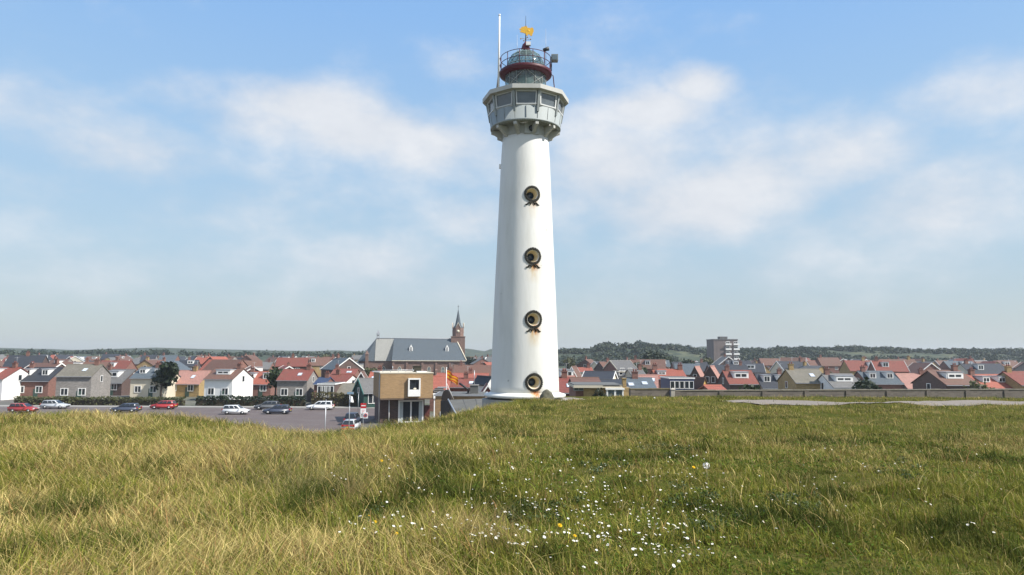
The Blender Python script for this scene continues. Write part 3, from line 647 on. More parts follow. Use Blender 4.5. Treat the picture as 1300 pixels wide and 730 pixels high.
def pxframe(pl, pr, D):
    a, b = P(pl, 480, D), P(pr, 480, D); return (a.x+b.x)/2, b.x-a.x
def H(label, pl, pr, ye, yr, D, d, wall, roof, rz=0, gable=False, **k):
    x, w = pxframe(pl, pr, D); zr = P(650, yr, D + (0 if gable else d/2)).z - TOWN; ze = P(650, ye, D).z - TOWN
    ze = max(2.2, ze); zr = max(zr, ze+.5)
    loc = (x, D+d/2, TOWN); a = R(rz)
    if gable: return gable_house(label, loc, a+PI/2, d, w, ze, zr, wall, roof, **k)
    return gable_house(label, loc, a, w, d, ze, zr, wall, roof, **k)
def HF_(label, pl, pr, yt, D, d, wall, rz=0, **k):
    x, w = pxframe(pl, pr, D); h = P(650, yt, D).z - TOWN - .2
    return flat_house(label, (x, D+d/2, TOWN), R(rz), w, d, h, wall, **k)

# ---- houses left of the church
H('low house with a long red tiled roof and one pale skylight, left of the church', 419,449,478,470,178,9,BR_RED,TILE_RED, sky=[(.35,.5),(.5,.5)], chim=[-.8])
H('red brown roofed house with a bright white gable wall, left of the church apse', 413,443,489,477,148,9,BR_RED,TILE_RED, rz=-14, gwall=WHITE, chim=[-.4], gab_r=[(0,3,.9,1.2)])
H('dark brick house with white chevron bargeboards under the church apse', 448,461,485,474,150,9,BR_DARK,TILE_BROWN, gable=True, rz=8, barge=WHITE, gab_l=[(0,3.2,1,1.3)])
H('small house with a dark blue slate roof behind the white estate car', 399,413,489,481,142,8,BR_RED,M_tile('dark_blue_slates',(.035,.06,.13)), chim=[.4])
HF_('low flat roofed house with dark glazed front beside the tan roof', 404,425,488,133,8,BR_DARK, edge=WHITE, front=[(-.62,1.6,1.4,2.2),(-.05,1.6,1.4,2.2),(.5,1.6,1.4,2.2)])
H('barn with a wide mossy tan roof behind the brown hedge', 420,456,503,489,134,9,BR_GREY,TILE_TAN, chim=[])
H('dark green boarded barn with a grey roof and teal eaves beside the brick box house', 451,476,499,482,128,6,TIMBER_G,TILE_GREY, rz=30, front=[(.3,.8,1.4,1.7),(-.3,.8,.9,1.9)], barge=M_('teal_trim',(.05,.2,.17),.6), gab_l=[(0,2.6,1,1)])
H('house with a vivid red tiled roof squeezed between green barn and brick box house', 466,481,487,474,140,8,BR_RED,TILE_BRIGHT, sky=[(-.2,.6)], chim=[.5])
HF_('narrow grey concrete block standing above the roofs left of the church', 450,456,463,262,7,CONC, front=[(0,5,.9,1.2)])
H('house with a black roof left of the grey concrete block', 426,446,470,460,244,10,BR_DARK,TILE_DARK, chim=[-.5,.6], front=[(-.4,2,1.2,1.4),(.4,2,1.2,1.4)])
H('brown roofed house far up the left side with a cream front', 407,424,463,454.5,300,10,CREAM,TILE_BROWN, chim=[.3], front=[(-.5,3,1.2,1.4),(0,3,1.2,1.4),(.5,3,1.2,1.4)])
# ---- houses between the church and the lighthouse
H('bright red roofed house directly behind the flagpole', 546,569,495,479,122,8,BR_RED,TILE_BRIGHT, chim=[])
H('long dark red roofed house between the flag and the lighthouse', 569,621,492,481.5,126,8,BR_RED,TILE_RED, sky=[(.1,.55)], chim=[-.2])
H('row of cottages under one red roof along the foot of the church', 553,619,482,475,158,9,BR_RED,TILE_BRIGHT, chim=[-.5,.3])
H('little red house with a white chevron gable beside the lighthouse foot', 611,624,500,490,108,7,TILE_RED,TILE_RED, gable=True, rz=4, barge=WHITE)
H('small house with a white gable peeping out left of the lighthouse', 609,619,487,479.5,118,5,WHITE,TILE_DARK, gable=True, rz=30)
H('grey roofed house with a wide white dormer between church and lighthouse', 592,613,477,465,238,9,BR_DARK,TILE_GREY, dorm=[(0,4.2)], chim=[.8])
H('house with a near black roof close to the left edge of the lighthouse', 606,622,477,468,226,9,BR_DARK,TILE_DARK, chim=[-.4])
# ---- houses right of the lighthouse
H('dark red roofed house closest to the right side of the lighthouse', 700,732,498,480,104,9,BR_RED,M_tile('dark_red_roof_tiles',(.24,.06,.045)), dorm=[], chim=[.2], sky=[(.5,.6)])
HF_('white flat roofed upper storey with a dark window beside the lighthouse', 712,728,469,152,8,WHITE, front=[(.1,5.2,1.9,1.1)], edge=LEAD)
H('brown gabled house with white bargeboards right of the lighthouse', 724,738,479,466,156,9,BR_RED,TILE_BROWN, gable=True, rz=-12, barge=WHITE, gab_l=[(0,4.2,1,1.2)])
H('house with a short bright red roof behind the brown gable', 735,753,472,467,186,8,CREAM,TILE_BRIGHT, chim=[.6])
H('wide house with a smooth near black roof and white right hand bargeboards', 746,784,483,472,130,8,BR_DARK,TILE_DARK, rz=-16, barge=WHITE, chim=[], gwall=CREAM, gab_r=[(0,4,1,1.2)])
H('house with a pale orange roof right beside the lighthouse shaft', 715,731,485,478,122,7,BR_RED,TILE_PINK, chim=[-.5])
H('house with a long brown roof behind the yellow brick bungalow', 728,763,489,480.5,92,7,BR_RED,TILE_BROWN, chim=[])
H('house with a black tiled roof behind the white window bay', 763,796,490,483,92,7,BR_DARK,TILE_DARK, chim=[])
H('large grey roofed house with brown gable at the foot of the wooded hill', 777,804,468,457.5,212,10,BR_RED,TILE_GREY, rz=16, barge=CREAM, chim=[], front=[(-.5,4.6,1.4,1.3),(.3,4.6,1.4,1.3)])
H('grey brown roofed house joined to the left of the large grey roofed house', 763,778,469,459.5,222,9,BR_DARK,TILE_BROWN, rz=16, chim=[.5])
HF_('tan flat roofed house with a band of dark windows right of the black roof', 786,808,471,166,8,BR_GREY, front=[(-.55,5,2,1.2),(.05,5,2,1.2),(.6,5,1.2,1.2)], edge=CREAM)
H('plain grey roofed house above the slate roof', 801,820,481,469,160,9,CREAM,TILE_GREY, gable=False, rz=10, chim=[.7])
H('house with a blue grey slate roof and two skylights behind the long wall', 799,834,496,480.5,99,9,BR_GREY,TILE_SLATE, sky=[(-.7,.55),(.35,.45)], chim=[-.2])
H('house with a faded pink tiled roof and small skylights', 818,841,493,476.5,110,8,BR_RED,TILE_PINK, rz=-12, sky=[(.1,.55),(.45,.4)])
H('red roofed house with a chimney at each end and white dormers', 834,872,480,469,135,8,BR_RED,TILE_BRIGHT, chim=[-.85,.88], dorm=[(-.55,1.6)], front=[(-.55,3,1.2,1.2)])
HF_('flat roofed house with a white window band over blue boards', 850,881,478.5,116,7,BLUEP, front=[(-.78,4.35,.75,1.25),(-.4,4.35,.75,1.25),(0,4.35,.75,1.25),(.4,4.35,.75,1.25),(.78,4.35,.75,1.25)], edge=WHITE)
H('small ochre yellow gabled shed with a brown roof above the wall', 883,895,492,479.5,118,3.5,OCHRE,TILE_BROWN, gable=True, rz=28, gab_l=[(0,2.4,.9,1.1)])
H('tall dark gabled brick house with a pale pink roof', 880,899,484,465,172,6,BR_DARK,TILE_PINK, gable=True, rz=-26, barge=BR_DARK, gab_l=[(0,4.0,.9,1.2)])
H('big dark gabled brick house with a pink roof nearest the right edge', 897,923,487,464.5,160,7,BR_DARK,TILE_PINK, gable=True, rz=-24, barge=BR_DARK, gab_l=[(-.28,3.6,.9,1.4),(.28,3.6,.9,1.4),(0,1.6,2.4,1.1)], chim=[])
H('low shed with a red tiled roof just above the wall at the right', 902,922,496,490.5,84,5,BR_RED,TILE_BRIGHT)
# apartment block
def apartment():
    x, w = pxframe(907, 938, 430); h = P(650, 430.3, 430).z - TOWN
    t = thing('apartment_block', 'tall grey brown apartment block with white balconies rising over the trees', 'apartment block', (x, 438, TOWN), R(2))
    m = MB(); m.box(-w/2,w/2,-7,7,-.6,h); m.build('wall', M_brick('grey_brown_brick', (.15,.12,.11)), t)
    m = MB(); m.box(-w/2-.2,w/2+.2,-7.2,7.2,h+.003,h+.5); m.build('roof', CONC_D, t)
    m = MB(); m.box(-2,3,-2,2,h+.503,h+2.2); m.build('lift_housing', CONC_D, t)
    for f in range(6):
        z = 1+f*3.0
        for bx in (-.05,.62):
            m = MB(); m.box(bx*w/2-.1,bx*w/2+3.6,-8.3,-7.003,z,z+.2); m.box(bx*w/2-.1,bx*w/2+3.6,-8.36,-8.24,z+.203,z+1.15); m.build('balcony', WHITE, t)
            window(t, bx*w/2+1.7, -7.01, z+.3, 2.6, 2.1)
apartment()

# far crane on the hill
cr_ = P(820, 440, 900); t = thing('tower_crane', 'tiny pale tower crane far off on the skyline of the wooded hill', 'crane', (cr_.x, 900, hill_z(np.array([cr_.x]), np.array([900.]))[0]))
zj = P(820, 436.6, 900).z - t.location.z; m = MB(); m.box(-.5,.5,-.5,.5,0,zj); m.build('mast', STEEL, t); m = MB(); m.box(-15,5,-.4,.4,zj,zj+.8); m.build('jib', STEEL, t); m = MB(); m.box(3,5,-.7,.7,zj-1.6,zj-.003); m.build('counterweight', CONC_D, t)
# ---- houses outside the photograph's edges (the place goes on)
EXT = [(-45,10,484,470),(16,62,486,470),(70,112,480,466),(118,160,488,472),(166,205,482,469),(212,258,489,473),(262,300,483,470),(306,344,489,474),(352,390,484,471),
       (926,962,486,470),(968,1005,491,474),(1010,1052,484,468),(1058,1096,490,474),(1102,1146,485,470),(1152,1190,491,473),(1196,1240,486,469),(1246,1290,490,474),(1296,1340,486,470)]
adj = ['red tiled','black tiled','mossy tan','grey tiled','slate','faded pink','brown tiled','bright orange','weathered red']; rm_ = [TILE_RED,TILE_DARK,TILE_TAN,TILE_GREY,TILE_SLATE,TILE_PINK,TILE_BROWN,TILE_BRIGHT,TILE_RED]
wl = [('red brick',BR_RED),('white painted',WHITE),('yellow brick',BR_YEL),('cream rendered',CREAM),('dark brick',BR_DARK),('grey brick',BR_GREY)]
for i, (pl, pr, ye, yr) in enumerate(EXT):
    k = i % 9; wn_, wm_ = wl[(i*5+1) % 6]; rgt = i >= 9
    lab = f'{wn_} house with {adj[k]} roof ' + ('beyond the right wall' if rgt else 'across the left street')
    dd = [(0,3.2)] if i % 3 == 0 else ([(-.5,1.5),(.5,1.5)] if i % 3 == 1 else [])
    if dd: lab += ' with a wide dormer' if len(dd) == 1 else ' with two dormers'
    H(lab, pl, pr, ye, yr, _rnd.uniform(112,150) if rgt else _rnd.uniform(140,165), 8.5, wm_, rm_[k], rz=_rnd.choice([-8,0,0,6]), dorm=dd, chim=[_rnd.choice([-.7,.1,.7])], front=[(-.5,1.2,1.5,1.5),(.5,1.2,1.5,1.5)], door=True, sky=[] if dd else [(.3,.5)], gab_l=[(0,3.8,1,1.3)] if rgt else (), gab_r=() if rgt else [(0,3.8,1,1.3)])
# ---- the far town
rr = random.Random(21); placed = []
roofs = [('red', TILE_RED), ('red', TILE_BRIGHT), ('brown', TILE_BROWN), ('dark', TILE_DARK), ('grey', TILE_GREY), ('grey', TILE_SLATE), ('dark', TILE_DARK), ('brown', TILE_BROWN)]
walls = [BR_RED, BR_RED, BR_DARK, BR_DARK, CREAM, BR_GREY, BR_YEL, BR_RED]
def region(px):
    return ('left of the church' if px < 470 else 'between church and lighthouse' if px < 620 else 'right behind the lighthouse' if px < 708 else 'under the wooded hill') if 400 < px < 918 else ('at the far left' if px < 500 else 'at the far right')
tries = 0
while len(placed) < 150 and tries < 6000:
    tries += 1
    px = rr.uniform(-30, 1330); D = rr.choice([rr.uniform(180,300), rr.uniform(280,430), rr.uniform(400,560)])
    if 618 < px < 710 and (D < 200 or rr.random() < .55) or (455 < px < 596 and D > 190): continue
    if px > 700 and D > (345 if px < 920 else 470): continue
    if 400 < px < 625 and D < 205: continue
    if 700 < px < 918 and D < 225: continue
    x = P(px, 470, D).x
    if any((x-a)**2+(D-b)**2 < 15.5**2 for a, b in placed): continue
    placed.append((x, D)); cn, rm = rr.choice(roofs); w = rr.uniform(7,13); d = rr.uniform(7.5,9.5); e = rr.uniform(3.2,5.6); r_ = e+rr.uniform(2.4,3.6)
    gab = rr.random() < .35; rz = R(rr.choice([-25,-10,0,0,12,25,40])) + (PI/2 if gab else 0)
    gable_house(f'small far house with a {cn} roof in the distant town {region(px)}', (x, D, TOWN), rz, w, d, e, r_, rr.choice(walls), rm, group=f'distant {cn} roofed houses {region(px)}', small=True,
        chim=[rr.choice([-.7,0,.7])] if rr.random() < .7 else [], dorm=[(rr.choice([-.3,0,.3]), rr.uniform(1.6,3.4))] if rr.random() < .35 else [], front=[(-.5,e-1.8,1.3,1.3),(.4,e-1.8,1.3,1.3)], gab_l=[(0,e-.4,1,1.2)] if gab else (), barge=WHITE if rr.random() < .25 else None)
#PART4
# ------------------------------------------------------------------ church
def church():
    D = 300.; x0 = P(545, 460, D).x
    t = thing('church', 'long brown brick church with blue grey slate roof and slender corner spire', 'church', (x0, D, TOWN), R(5))
    SL = TILE_SLATE; CH = BR_CH; E, RG = 7.3, 16.4
    nave = MB(); hd = 8.2; nave.prism([(-hd,-.6),(hd,-.6),(hd,E),(-hd,E)], -15, 15, 'x'); nave.prism([(-hd,E+.003),(hd,E+.003),(0,RG-.3)], -14.9, 11.0, 'x')
    nv = nave.build('nave_wall', CH, t)
    q = MB(); o = .45; ze = E-.1
    q.add([(-15.2,-hd-o,ze),(15.6,-hd-o,ze),(15.6,hd+o,ze),(-15.2,hd+o,ze),(-15.2,0,RG),(11.2,0,RG)], [(0,1,5,4),(2,3,4,5),(1,2,5),(3,0,4)]); nr = q.build('nave_roof', SL, t)
    q = MB(); q.box(-15.25,15.7,-hd-o-.14,-hd-.02,E-.42,E-.103); q.build('cornice', CREAM, nv)
    q = MB(); q.tube([(15.72,-hd-o-.05,ze+.1),(11.25,0,RG+.08)], .26, 6); q.build('verge_coping', CREAM, nr)
    q = MB(); q.tube([(-22.5,0,RG+.1),(11.2,0,RG+.1)], .16, 6); q.build('ridge', LEAD, nr)
    c = MB(); hc = 3.8; c.prism([(-hc,-.6),(hc,-.6),(hc,E),(0,RG-.4),(-hc,E)], -22.6, -15.003, 'x'); c.build('chancel_wall', CH, t)
    q = MB(); q.prism([(-hc-.4,E-.5),(0,RG-.15),(hc+.4,E-.5),(hc+.4,E-.3),(0,RG+.05),(-hc-.4,E-.3)], -22.8, -15.22, 'x'); q.build('chancel_roof', M_tile('pale_weathered_slates', (.40,.395,.36), moss=.08, row=.25), t)
    # apse: half octagon with a hipped roof
    pts = [(-22.6,-hc),(-26.2,-hc),(-29.4,-1.8),(-29.4,1.8),(-26.2,hc),(-22.6,hc)]
    a = MB(); a.prism(pts, -.6, E-.6); a.build('apse_wall', CH, t)
    q = MB(); s = 1.07; pr = [((x+22.6)*s-22.82, y*s) for x, y in pts]; vs = [(x,y,E-.55) for x, y in pr] + [(-22.82,0,RG-.1)]
    q.add(vs, [(i,i+1,6) for i in range(5)] + [(5,0,6)]); q.build('apse_roof', SL, t)
    low = MB(); low.prism([(-31.5,-3.5),(-31.5,3.5),(-29.42,3.5),(-29.42,-3.5)], -.6, 4.2); low.build('sacristy_wall', CH, t)
    q = MB(); q.prism([(-31.8,4.1),(-29.45,7.0),(-29.45,4.1)], -3.8, 3.8, 'y'); q.build('sacristy_roof', SL, t)
    q = MB(); q.box(-26.6,-25.4,-hc-1.2,-hc-.02,-.6,9.6); q.add([(-26.8,-hc-1.4,9.603),(-25.2,-hc-1.4,9.603),(-25.2,-hc+.2,9.603),(-26.8,-hc+.2,9.603),(-26,-hc-.6,11.4)], [(0,1,4),(1,2,4),(2,3,4),(3,0,4),(3,2,1,0)]); q.build('turret', CH, t)
    for bx in (-14.6,-9,-2.6,3.2,8.9,14.4):
        q = MB(); q.prism([(-hd-.9,-.6),(-hd-.003,-.6),(-hd-.003,6.4),(-hd-.35,6.1),(-hd-.4,3.6),(-hd-.9,3.1)], bx-.42, bx+.42, 'x'); q.build('buttress', CH, t)
    for wx in (-12,-6,0.2,6,11.6): window(t, wx, -hd-.02, 1.0, 1.7, 3.6, 0, CREAM, GLASS_B, True, 'lancet_window')
    for wx in (-19,): window(t, wx, -hc-.02, 1.0, 1.6, 3.6, 0, CREAM, GLASS_B, True, 'lancet_window')
    for dx in (-7.6,7.6):
        f = .6; yf = -hd*f; zb = E+(RG-E)*(1-f)
        q = MB(); q.prism([(dx-.75,zb-.2),(dx+.75,zb-.2),(dx+.75,zb+1.5),(dx,zb+2.9),(dx-.75,zb+1.5)], yf-.1, yf+2.0, 'y'); q.m[0] = 1; q.m[1] = 1
        dm = q.build('dormer', [SL, WHITE], t); window(dm, dx, yf-.11, zb+.1, .8, 1.8, 0, WHITE, GLASS, True, 'dormer_window', False); inst('pane', win_mesh(.8, 1.8, WHITE, GLASS, True)[1], dm, (dx,yf-.112,zb+.1))
    # tower
    tx, ty, hb = 12.2, 1.5, 3.0
    q = MB(); q.box(tx-hb,tx+hb,ty-hb,ty+hb,-.6,17.2); q.box(tx-hb-.15,tx+hb+.15,ty-hb-.15,ty+hb+.15,17.203,17.5); tw = q.build('tower', CH, t)
    q = MB(); q.prism([(tx+2.62*math.sin(R(22.5+45*k)), ty-2.62*math.cos(R(22.5+45*k))) for k in range(8)], 17.5, 21.2); q.build('belfry', CH, tw)
    for k in range(8):
        an = R(45*k); Mg = Matrix.Translation((tx,ty,0)) @ Matrix.Rotation(an, 4, 'Z'); ap = 2.62*math.cos(R(22.5))
        if k % 2 == 0:
            q = MB(); q.prism([(-.98,21.203),(.98,21.203),(0,23.3)], -ap, -ap+.35, 'y', 0, Mg); q.build('gablet', CH, tw)
            q = MB(); q.tube([Mg @ Vector((-1.1,-ap-.05,21.2)), Mg @ Vector((0,-ap-.05,23.45)), Mg @ Vector((1.1,-ap-.05,21.2))], .13, 6); q.build('gablet_coping', CREAM, tw)
        if k in (0, 2, 6):
            q = MB(); q.lathe([(.62,0),(.62,.08)], 20, 0, Mg @ Matrix.Translation((0,-ap-.02,19.7)) @ Matrix.Rotation(PI/2, 4, 'X')); q.build('clock_face', CREAM, tw)
    q = MB(); q.lathe([(2.4,21.25),(1.5,22.4),(1.15,23.6),(.03,29.6)], 8, 0, Matrix.Translation((tx,ty,0)), False, off=R(22.5)); sp = q.build('spire', SL, tw)
    q = MB(); q.tube([(tx,ty,29.4),(tx,ty,31.2)], .07, 6); q.tube([(tx-.4,ty,30.6),(tx+.4,ty,30.6)], .07, 6); q.build('cross', BLACK, tw)
    # bell-cote on the chancel ridge
    q = MB(); X = -22.0
    for sx in (-.42,.42): q.box(X+sx-.12,X+sx+.12,-.3,.3,RG-.2,RG+2.0)
    q.add([(X-.7,-.5,RG+2.003),(X+.7,-.5,RG+2.003),(X+.7,.5,RG+2.003),(X-.7,.5,RG+2.003),(X,0,RG+3.6)], [(0,1,4),(1,2,4),(2,3,4),(3,0,4),(3,2,1,0)]); q.ball((X,0,RG+1.3), .3, 6); q.build('bell_cote', LEAD, t)
church()

# ------------------------------------------------------------------ brick box house by the street
def box_house():
    D = 100.; c = P(516.5, 500, D); rz = R(17)
    t = thing('box_house', 'modern tan brick box house with a white framed window box and glass doors below', 'house', (c.x, D, TOWN), rz)
    w = 7.55; dep = 9.5; z1, z2 = 3.6, 7.1          # front face on local y = 0
    m = MB(); m.box(-w/2,w/2,0,dep,z1,z2); m.build('upper_wall', BR_TAN, t)
    m = MB(); m.box(-w/2-.05,w/2+.05,-.06,dep+.05,z2+.003,z2+.13); m.build('parapet_cap', CREAM, t)
    m = MB(); m.box(-w/2+.02,w/2-.02,.02,dep-.02,z1-.22,z1-.003); m.build('soffit', M_('brown_soffit', (.12,.085,.06), .8), t)
    m = MB(); m.box(-w/2+.25,w/2-.9,1.75,dep-.3,-.6,z1-.223); m.build('lower_wall', BR_DARK, t)
    wx = 1.0                                          # window box
    f = MB(); a, b, zb, zt_ = wx-.88, wx+.88, z1+.25, z2-.98+.1
    f.box(a,b,-.42,-.003,zb,zb+.95); f.box(a,a+.2,-.42,-.003,zb+.953,zt_); f.box(b-.2,b,-.42,-.003,zb+.953,zt_); f.box(a,b,-.44,-.003,zt_+.003,zt_+.2)
    wb = f.build('window_box', WHITE, t)
    f = MB(); f.box(a+.2,b-.2,-.12,-.06,zb+.96,zt_-.003); f.build('pane', GLASS, wb)
    f = MB(); f.ball((wx+.1,-.2,zb+1.08), .13, 6, 0, (1.8,.7,1)); f.build('window_ornament', CREAM, wb)
    x0, x1 = -.95, 2.7                                # sliding glass doors
    d = link(bpy.data.objects.new('sliding_door', None)); d.parent = t
    f = MB(); f.box(x0,x0+.2,1.55,1.74,0,3.2); f.box(x1-.2,x1,1.55,1.74,0,3.2); f.box(x0+.203,x1-.203,1.55,1.74,3.0,3.2); f.box((x0+x1)/2-.1,(x0+x1)/2+.1,1.57,1.74,.183,2.997); f.box(x0+.203,x1-.203,1.53,1.74,0,.18); f.build('door_frame', WHITE, d)
    f = MB(); f.box(x0+.2,x1-.2,1.65,1.71,.18,3.0); f.build('door_glass', GLASS, d)
    f = MB(); 
    for cx in (x0+.45, x1-.42): f.prism([(cx-.25+.055*i,1.625+.02*(i%2)) for i in range(10)]+[(cx+.25,1.648),(cx-.25,1.648)], .2, 2.95)
    f.build('curtain', M_('pale_curtain', (.42,.46,.46), .8), d)
    f = MB(); f.tube([(-w/2+1.45,1.2,0),(-w/2+1.45,1.2,z1-.23)], .07, 8); f.build('downpipe', WHITE, t)
    f = MB(); f.tube([(-w/2-.08,.35,0),(-w/2-.08,.35,z2-.1)], .06, 8); f.build('downpipe', STEEL, t)
    for px_ in (w/2+.25, w/2+.85): f = MB(); f.box(px_-.07,px_+.07,.1,.24,0,z1-.1); f.build('porch_post', WHITE, t)
    f = MB(); f.box(w/2+.05,w/2+1.0,-.1,2.2,z1-.098,z1+.5); f.build('porch_canopy', WHITE, t)
    f = MB(); f.box(w/2-.85,w/2-.1,1.78,2.6,-.4,2.4); f.build('side_door', M_('dark_red_door', (.10,.03,.025), .5), t)
    f = MB(); f.box(wx+.25,wx+1.35,2.0,3.0,z2+.02,z2+.95); f.box(wx+.15,wx+1.45,1.9,3.1,z2+.953,z2+1.05); f.build('roof_chimney', M_('dark_timber_cladding', (.05,.045,.03), .8), t)
    f = MB(); f.box(wx+.5,wx+1.9,.6,1.6,z2+.02,z2+.3); f.build('roof_vent', WHITE, t)
    f = MB()
    f.tube([(-w/2+.4,1.5,z2+.45),(1.2,1.5,z2+.45)], .06, 6)
    for i in range(5): f.tube([(-w/2+.5+i*1.1,1.5,z2+.1),(-w/2+.5+i*1.1,1.5,z2+.45)], .04, 6)
    f.tube([(-1.9,1.5,z2+.4),(-1.9,1.5,z2+1.0)], .05, 6); f.build('roof_rail', STEEL, t)
    f = MB(); f.box(-w/2-.9,-w/2+.2,2.4,3.2,z2+.14,z2+.3,0); f.build('roof_hatch', LEAD, t)
box_house()

# ------------------------------------------------------------------ foot of the lighthouse
def M_path():
    m, nt, b = nodes_of('gravel_path'); co = objco(nt); n1 = noise(nt, .8, 6, co); n2 = noise(nt, 25, 3, co)
    c = mixc(nt, n1, (.20,.165,.135), (.27,.23,.195)); c = mixc(nt, maprange(nt, n2, .4, .7), c, (.15,.125,.10)); nt.links.new(c, b.inputs['Base Color']); b.inputs['Roughness'].default_value = .95; return m
tz = zfl - .34
m = MB(); ring = [(LX+3.35*math.sin(a), LY-3.35*math.cos(a)) for a in np.linspace(0, 2*PI, 40, endpoint=False)]
m.prism(ring, -7.2, tz); tag(m.build('terrace', CONC), kind='structure')
m = MB(); m.prism([(LX+2.9,LY-2.2),(LX+6.0,LY-1.6),(LX+8,LY+1.5),(LX+8,LY+3),(LX+2.6,LY+3.2)], -1.6, tz-.08); tag(m.build('pavement', M_path()), kind='structure')
def bunker():
    t = thing('concrete_outbuilding', 'low concrete outbuilding with a sloping grey slab roof left of the lighthouse foot', 'outbuilding', (0,0,0))
    a0, a1, b1, b0 = P(570,507.5,68), P(617,506,68), P(620,526,60.5), P(581,528,60.5)
    m = MB(); th = Vector((0,0,-.25)); vs = [a0,a1,b1,b0]; m.add([*vs, *[v+th for v in vs]], [(0,1,2,3),(7,6,5,4),(0,4,5,1),(1,5,6,2),(2,6,7,3),(3,7,4,0)]); m.build('slab_roof', M_('grey_slab_concrete', (.115,.112,.10), .9, .25, .8, bump=.2), t)
    i = [v+Vector((0,0,-.253)) for v in (a0+Vector((.2,-.2,0)), a1+Vector((-.2,-.2,0)), b1+Vector((-.2,.2,0)), b0+Vector((.2,.2,0)))]; g_ = [Vector((v.x,v.y,TOWN-.5)) for v in i]
    m = MB(); m.add([*i,*g_], [(0,3,7,4),(3,2,6,7),(2,1,5,6),(1,0,4,5),(0,1,2,3),(4,5,6,7)]); m.build('wall', CONC_D, t)
    m = MB(); m.tube([a0+Vector((-.08,0,.05)), b0+Vector((-.08,0,.05))], .07, 6); m.build('edge_rail', STEEL, t)
    for k in (.38,.72):
        p, q = a0.lerp(a1,k)+Vector((0,0,.012)), b0.lerp(b1,k)+Vector((0,0,.012)); m = MB(); m.tube([p,q], .03, 4); m.build('slab_joint', CONC_D, t)
bunker()
def annex():
    D = 82.; x, w = pxframe(553, 616, D); zt_ = P(650,501,D).z - TOWN
    t = flat_house('low flat roofed tan brick annex between brick box house and lighthouse', (x,D+3,TOWN), 0, w, 6, zt_-.2, BR_TAN, edge=LEAD, front=[(-.6,2.0,1.2,1.2)])
    h = thing('extractor_hood', 'dark half round metal hood beside the flagpole', 'hood', P(567,508,80))
    m = MB(); r_ = .62; m.prism([(-.55,-2),(.55,-2),(.55,.1)]+[(.55*math.cos(a), .1+1.1*math.sin(a)) for a in np.linspace(.1,PI-.1,12)]+[(-.55,.1)], -.5, .6, 'y'); m.build('hood_shell', M_('brown_black_metal', (.035,.028,.026), .6), h)
    m = MB(); m.box(-.62,.62,-.62,-.5,-2.0,-.02); m.build('hood_flange', BLACK, h)
    v = thing('ventilation_unit', 'grey ribbed ventilation unit between the brick box house and the dark hood', 'ventilation unit', P(557.5,500,108)); v.scale = (1.25,1.25,1.25)
    m = MB(); m.box(-.55,.5,-.4,.4,-.35,.7); m.box(-.35,.3,-.25,.25,-5.5,-.353); m.build('casing', M_('dark_grey_casing', (.09,.09,.09), .6), v)
    for i in range(5): m = MB(); m.box(-.6,.55,-.5,-.4,-.5+i*.24,-.38+i*.24); m.build('louvre', STEEL, v)
    m = MB(); m.box(-.2,1.0,-.45,.45,.703,.85); m.build('cowl', LEAD, v)
    ch = thing('chimney_stack', 'squat grey square chimney stack on the annex roof left of the lighthouse', 'chimney', P(602,499.5,84))
    m = MB(); m.box(-.48,.48,-.4,.4,-.1,.95); m.build('stack', CONC_D, ch); m = MB(); m.box(-.55,.55,-.47,.47,.953,1.06); m.build('cap', CONC, ch)
    m = MB(); m.lathe([(.05,1.06),(.04,2.75)], 8); m.build('aerial_pole', STEEL, ch); 
    fl = thing('flue_pipe', 'bent black flue pipe on the annex roof right of the flag', 'flue', P(594.5,500,83))
    m = MB(); p = P(583,486.5,83)-P(594.5,500,83); m.tube([(0,0,-.6),(0,0,.45),(-.12,0,.62),(p.x*.6,0,p.z*.78),(p.x,0,p.z)], .13, 10); m.build('pipe', BLACK, fl)
    m = MB(); m.lathe([(.42,-.3),(.36,.02),(.16,.14)], 16); m.build('collar', BLACK, fl)
annex()
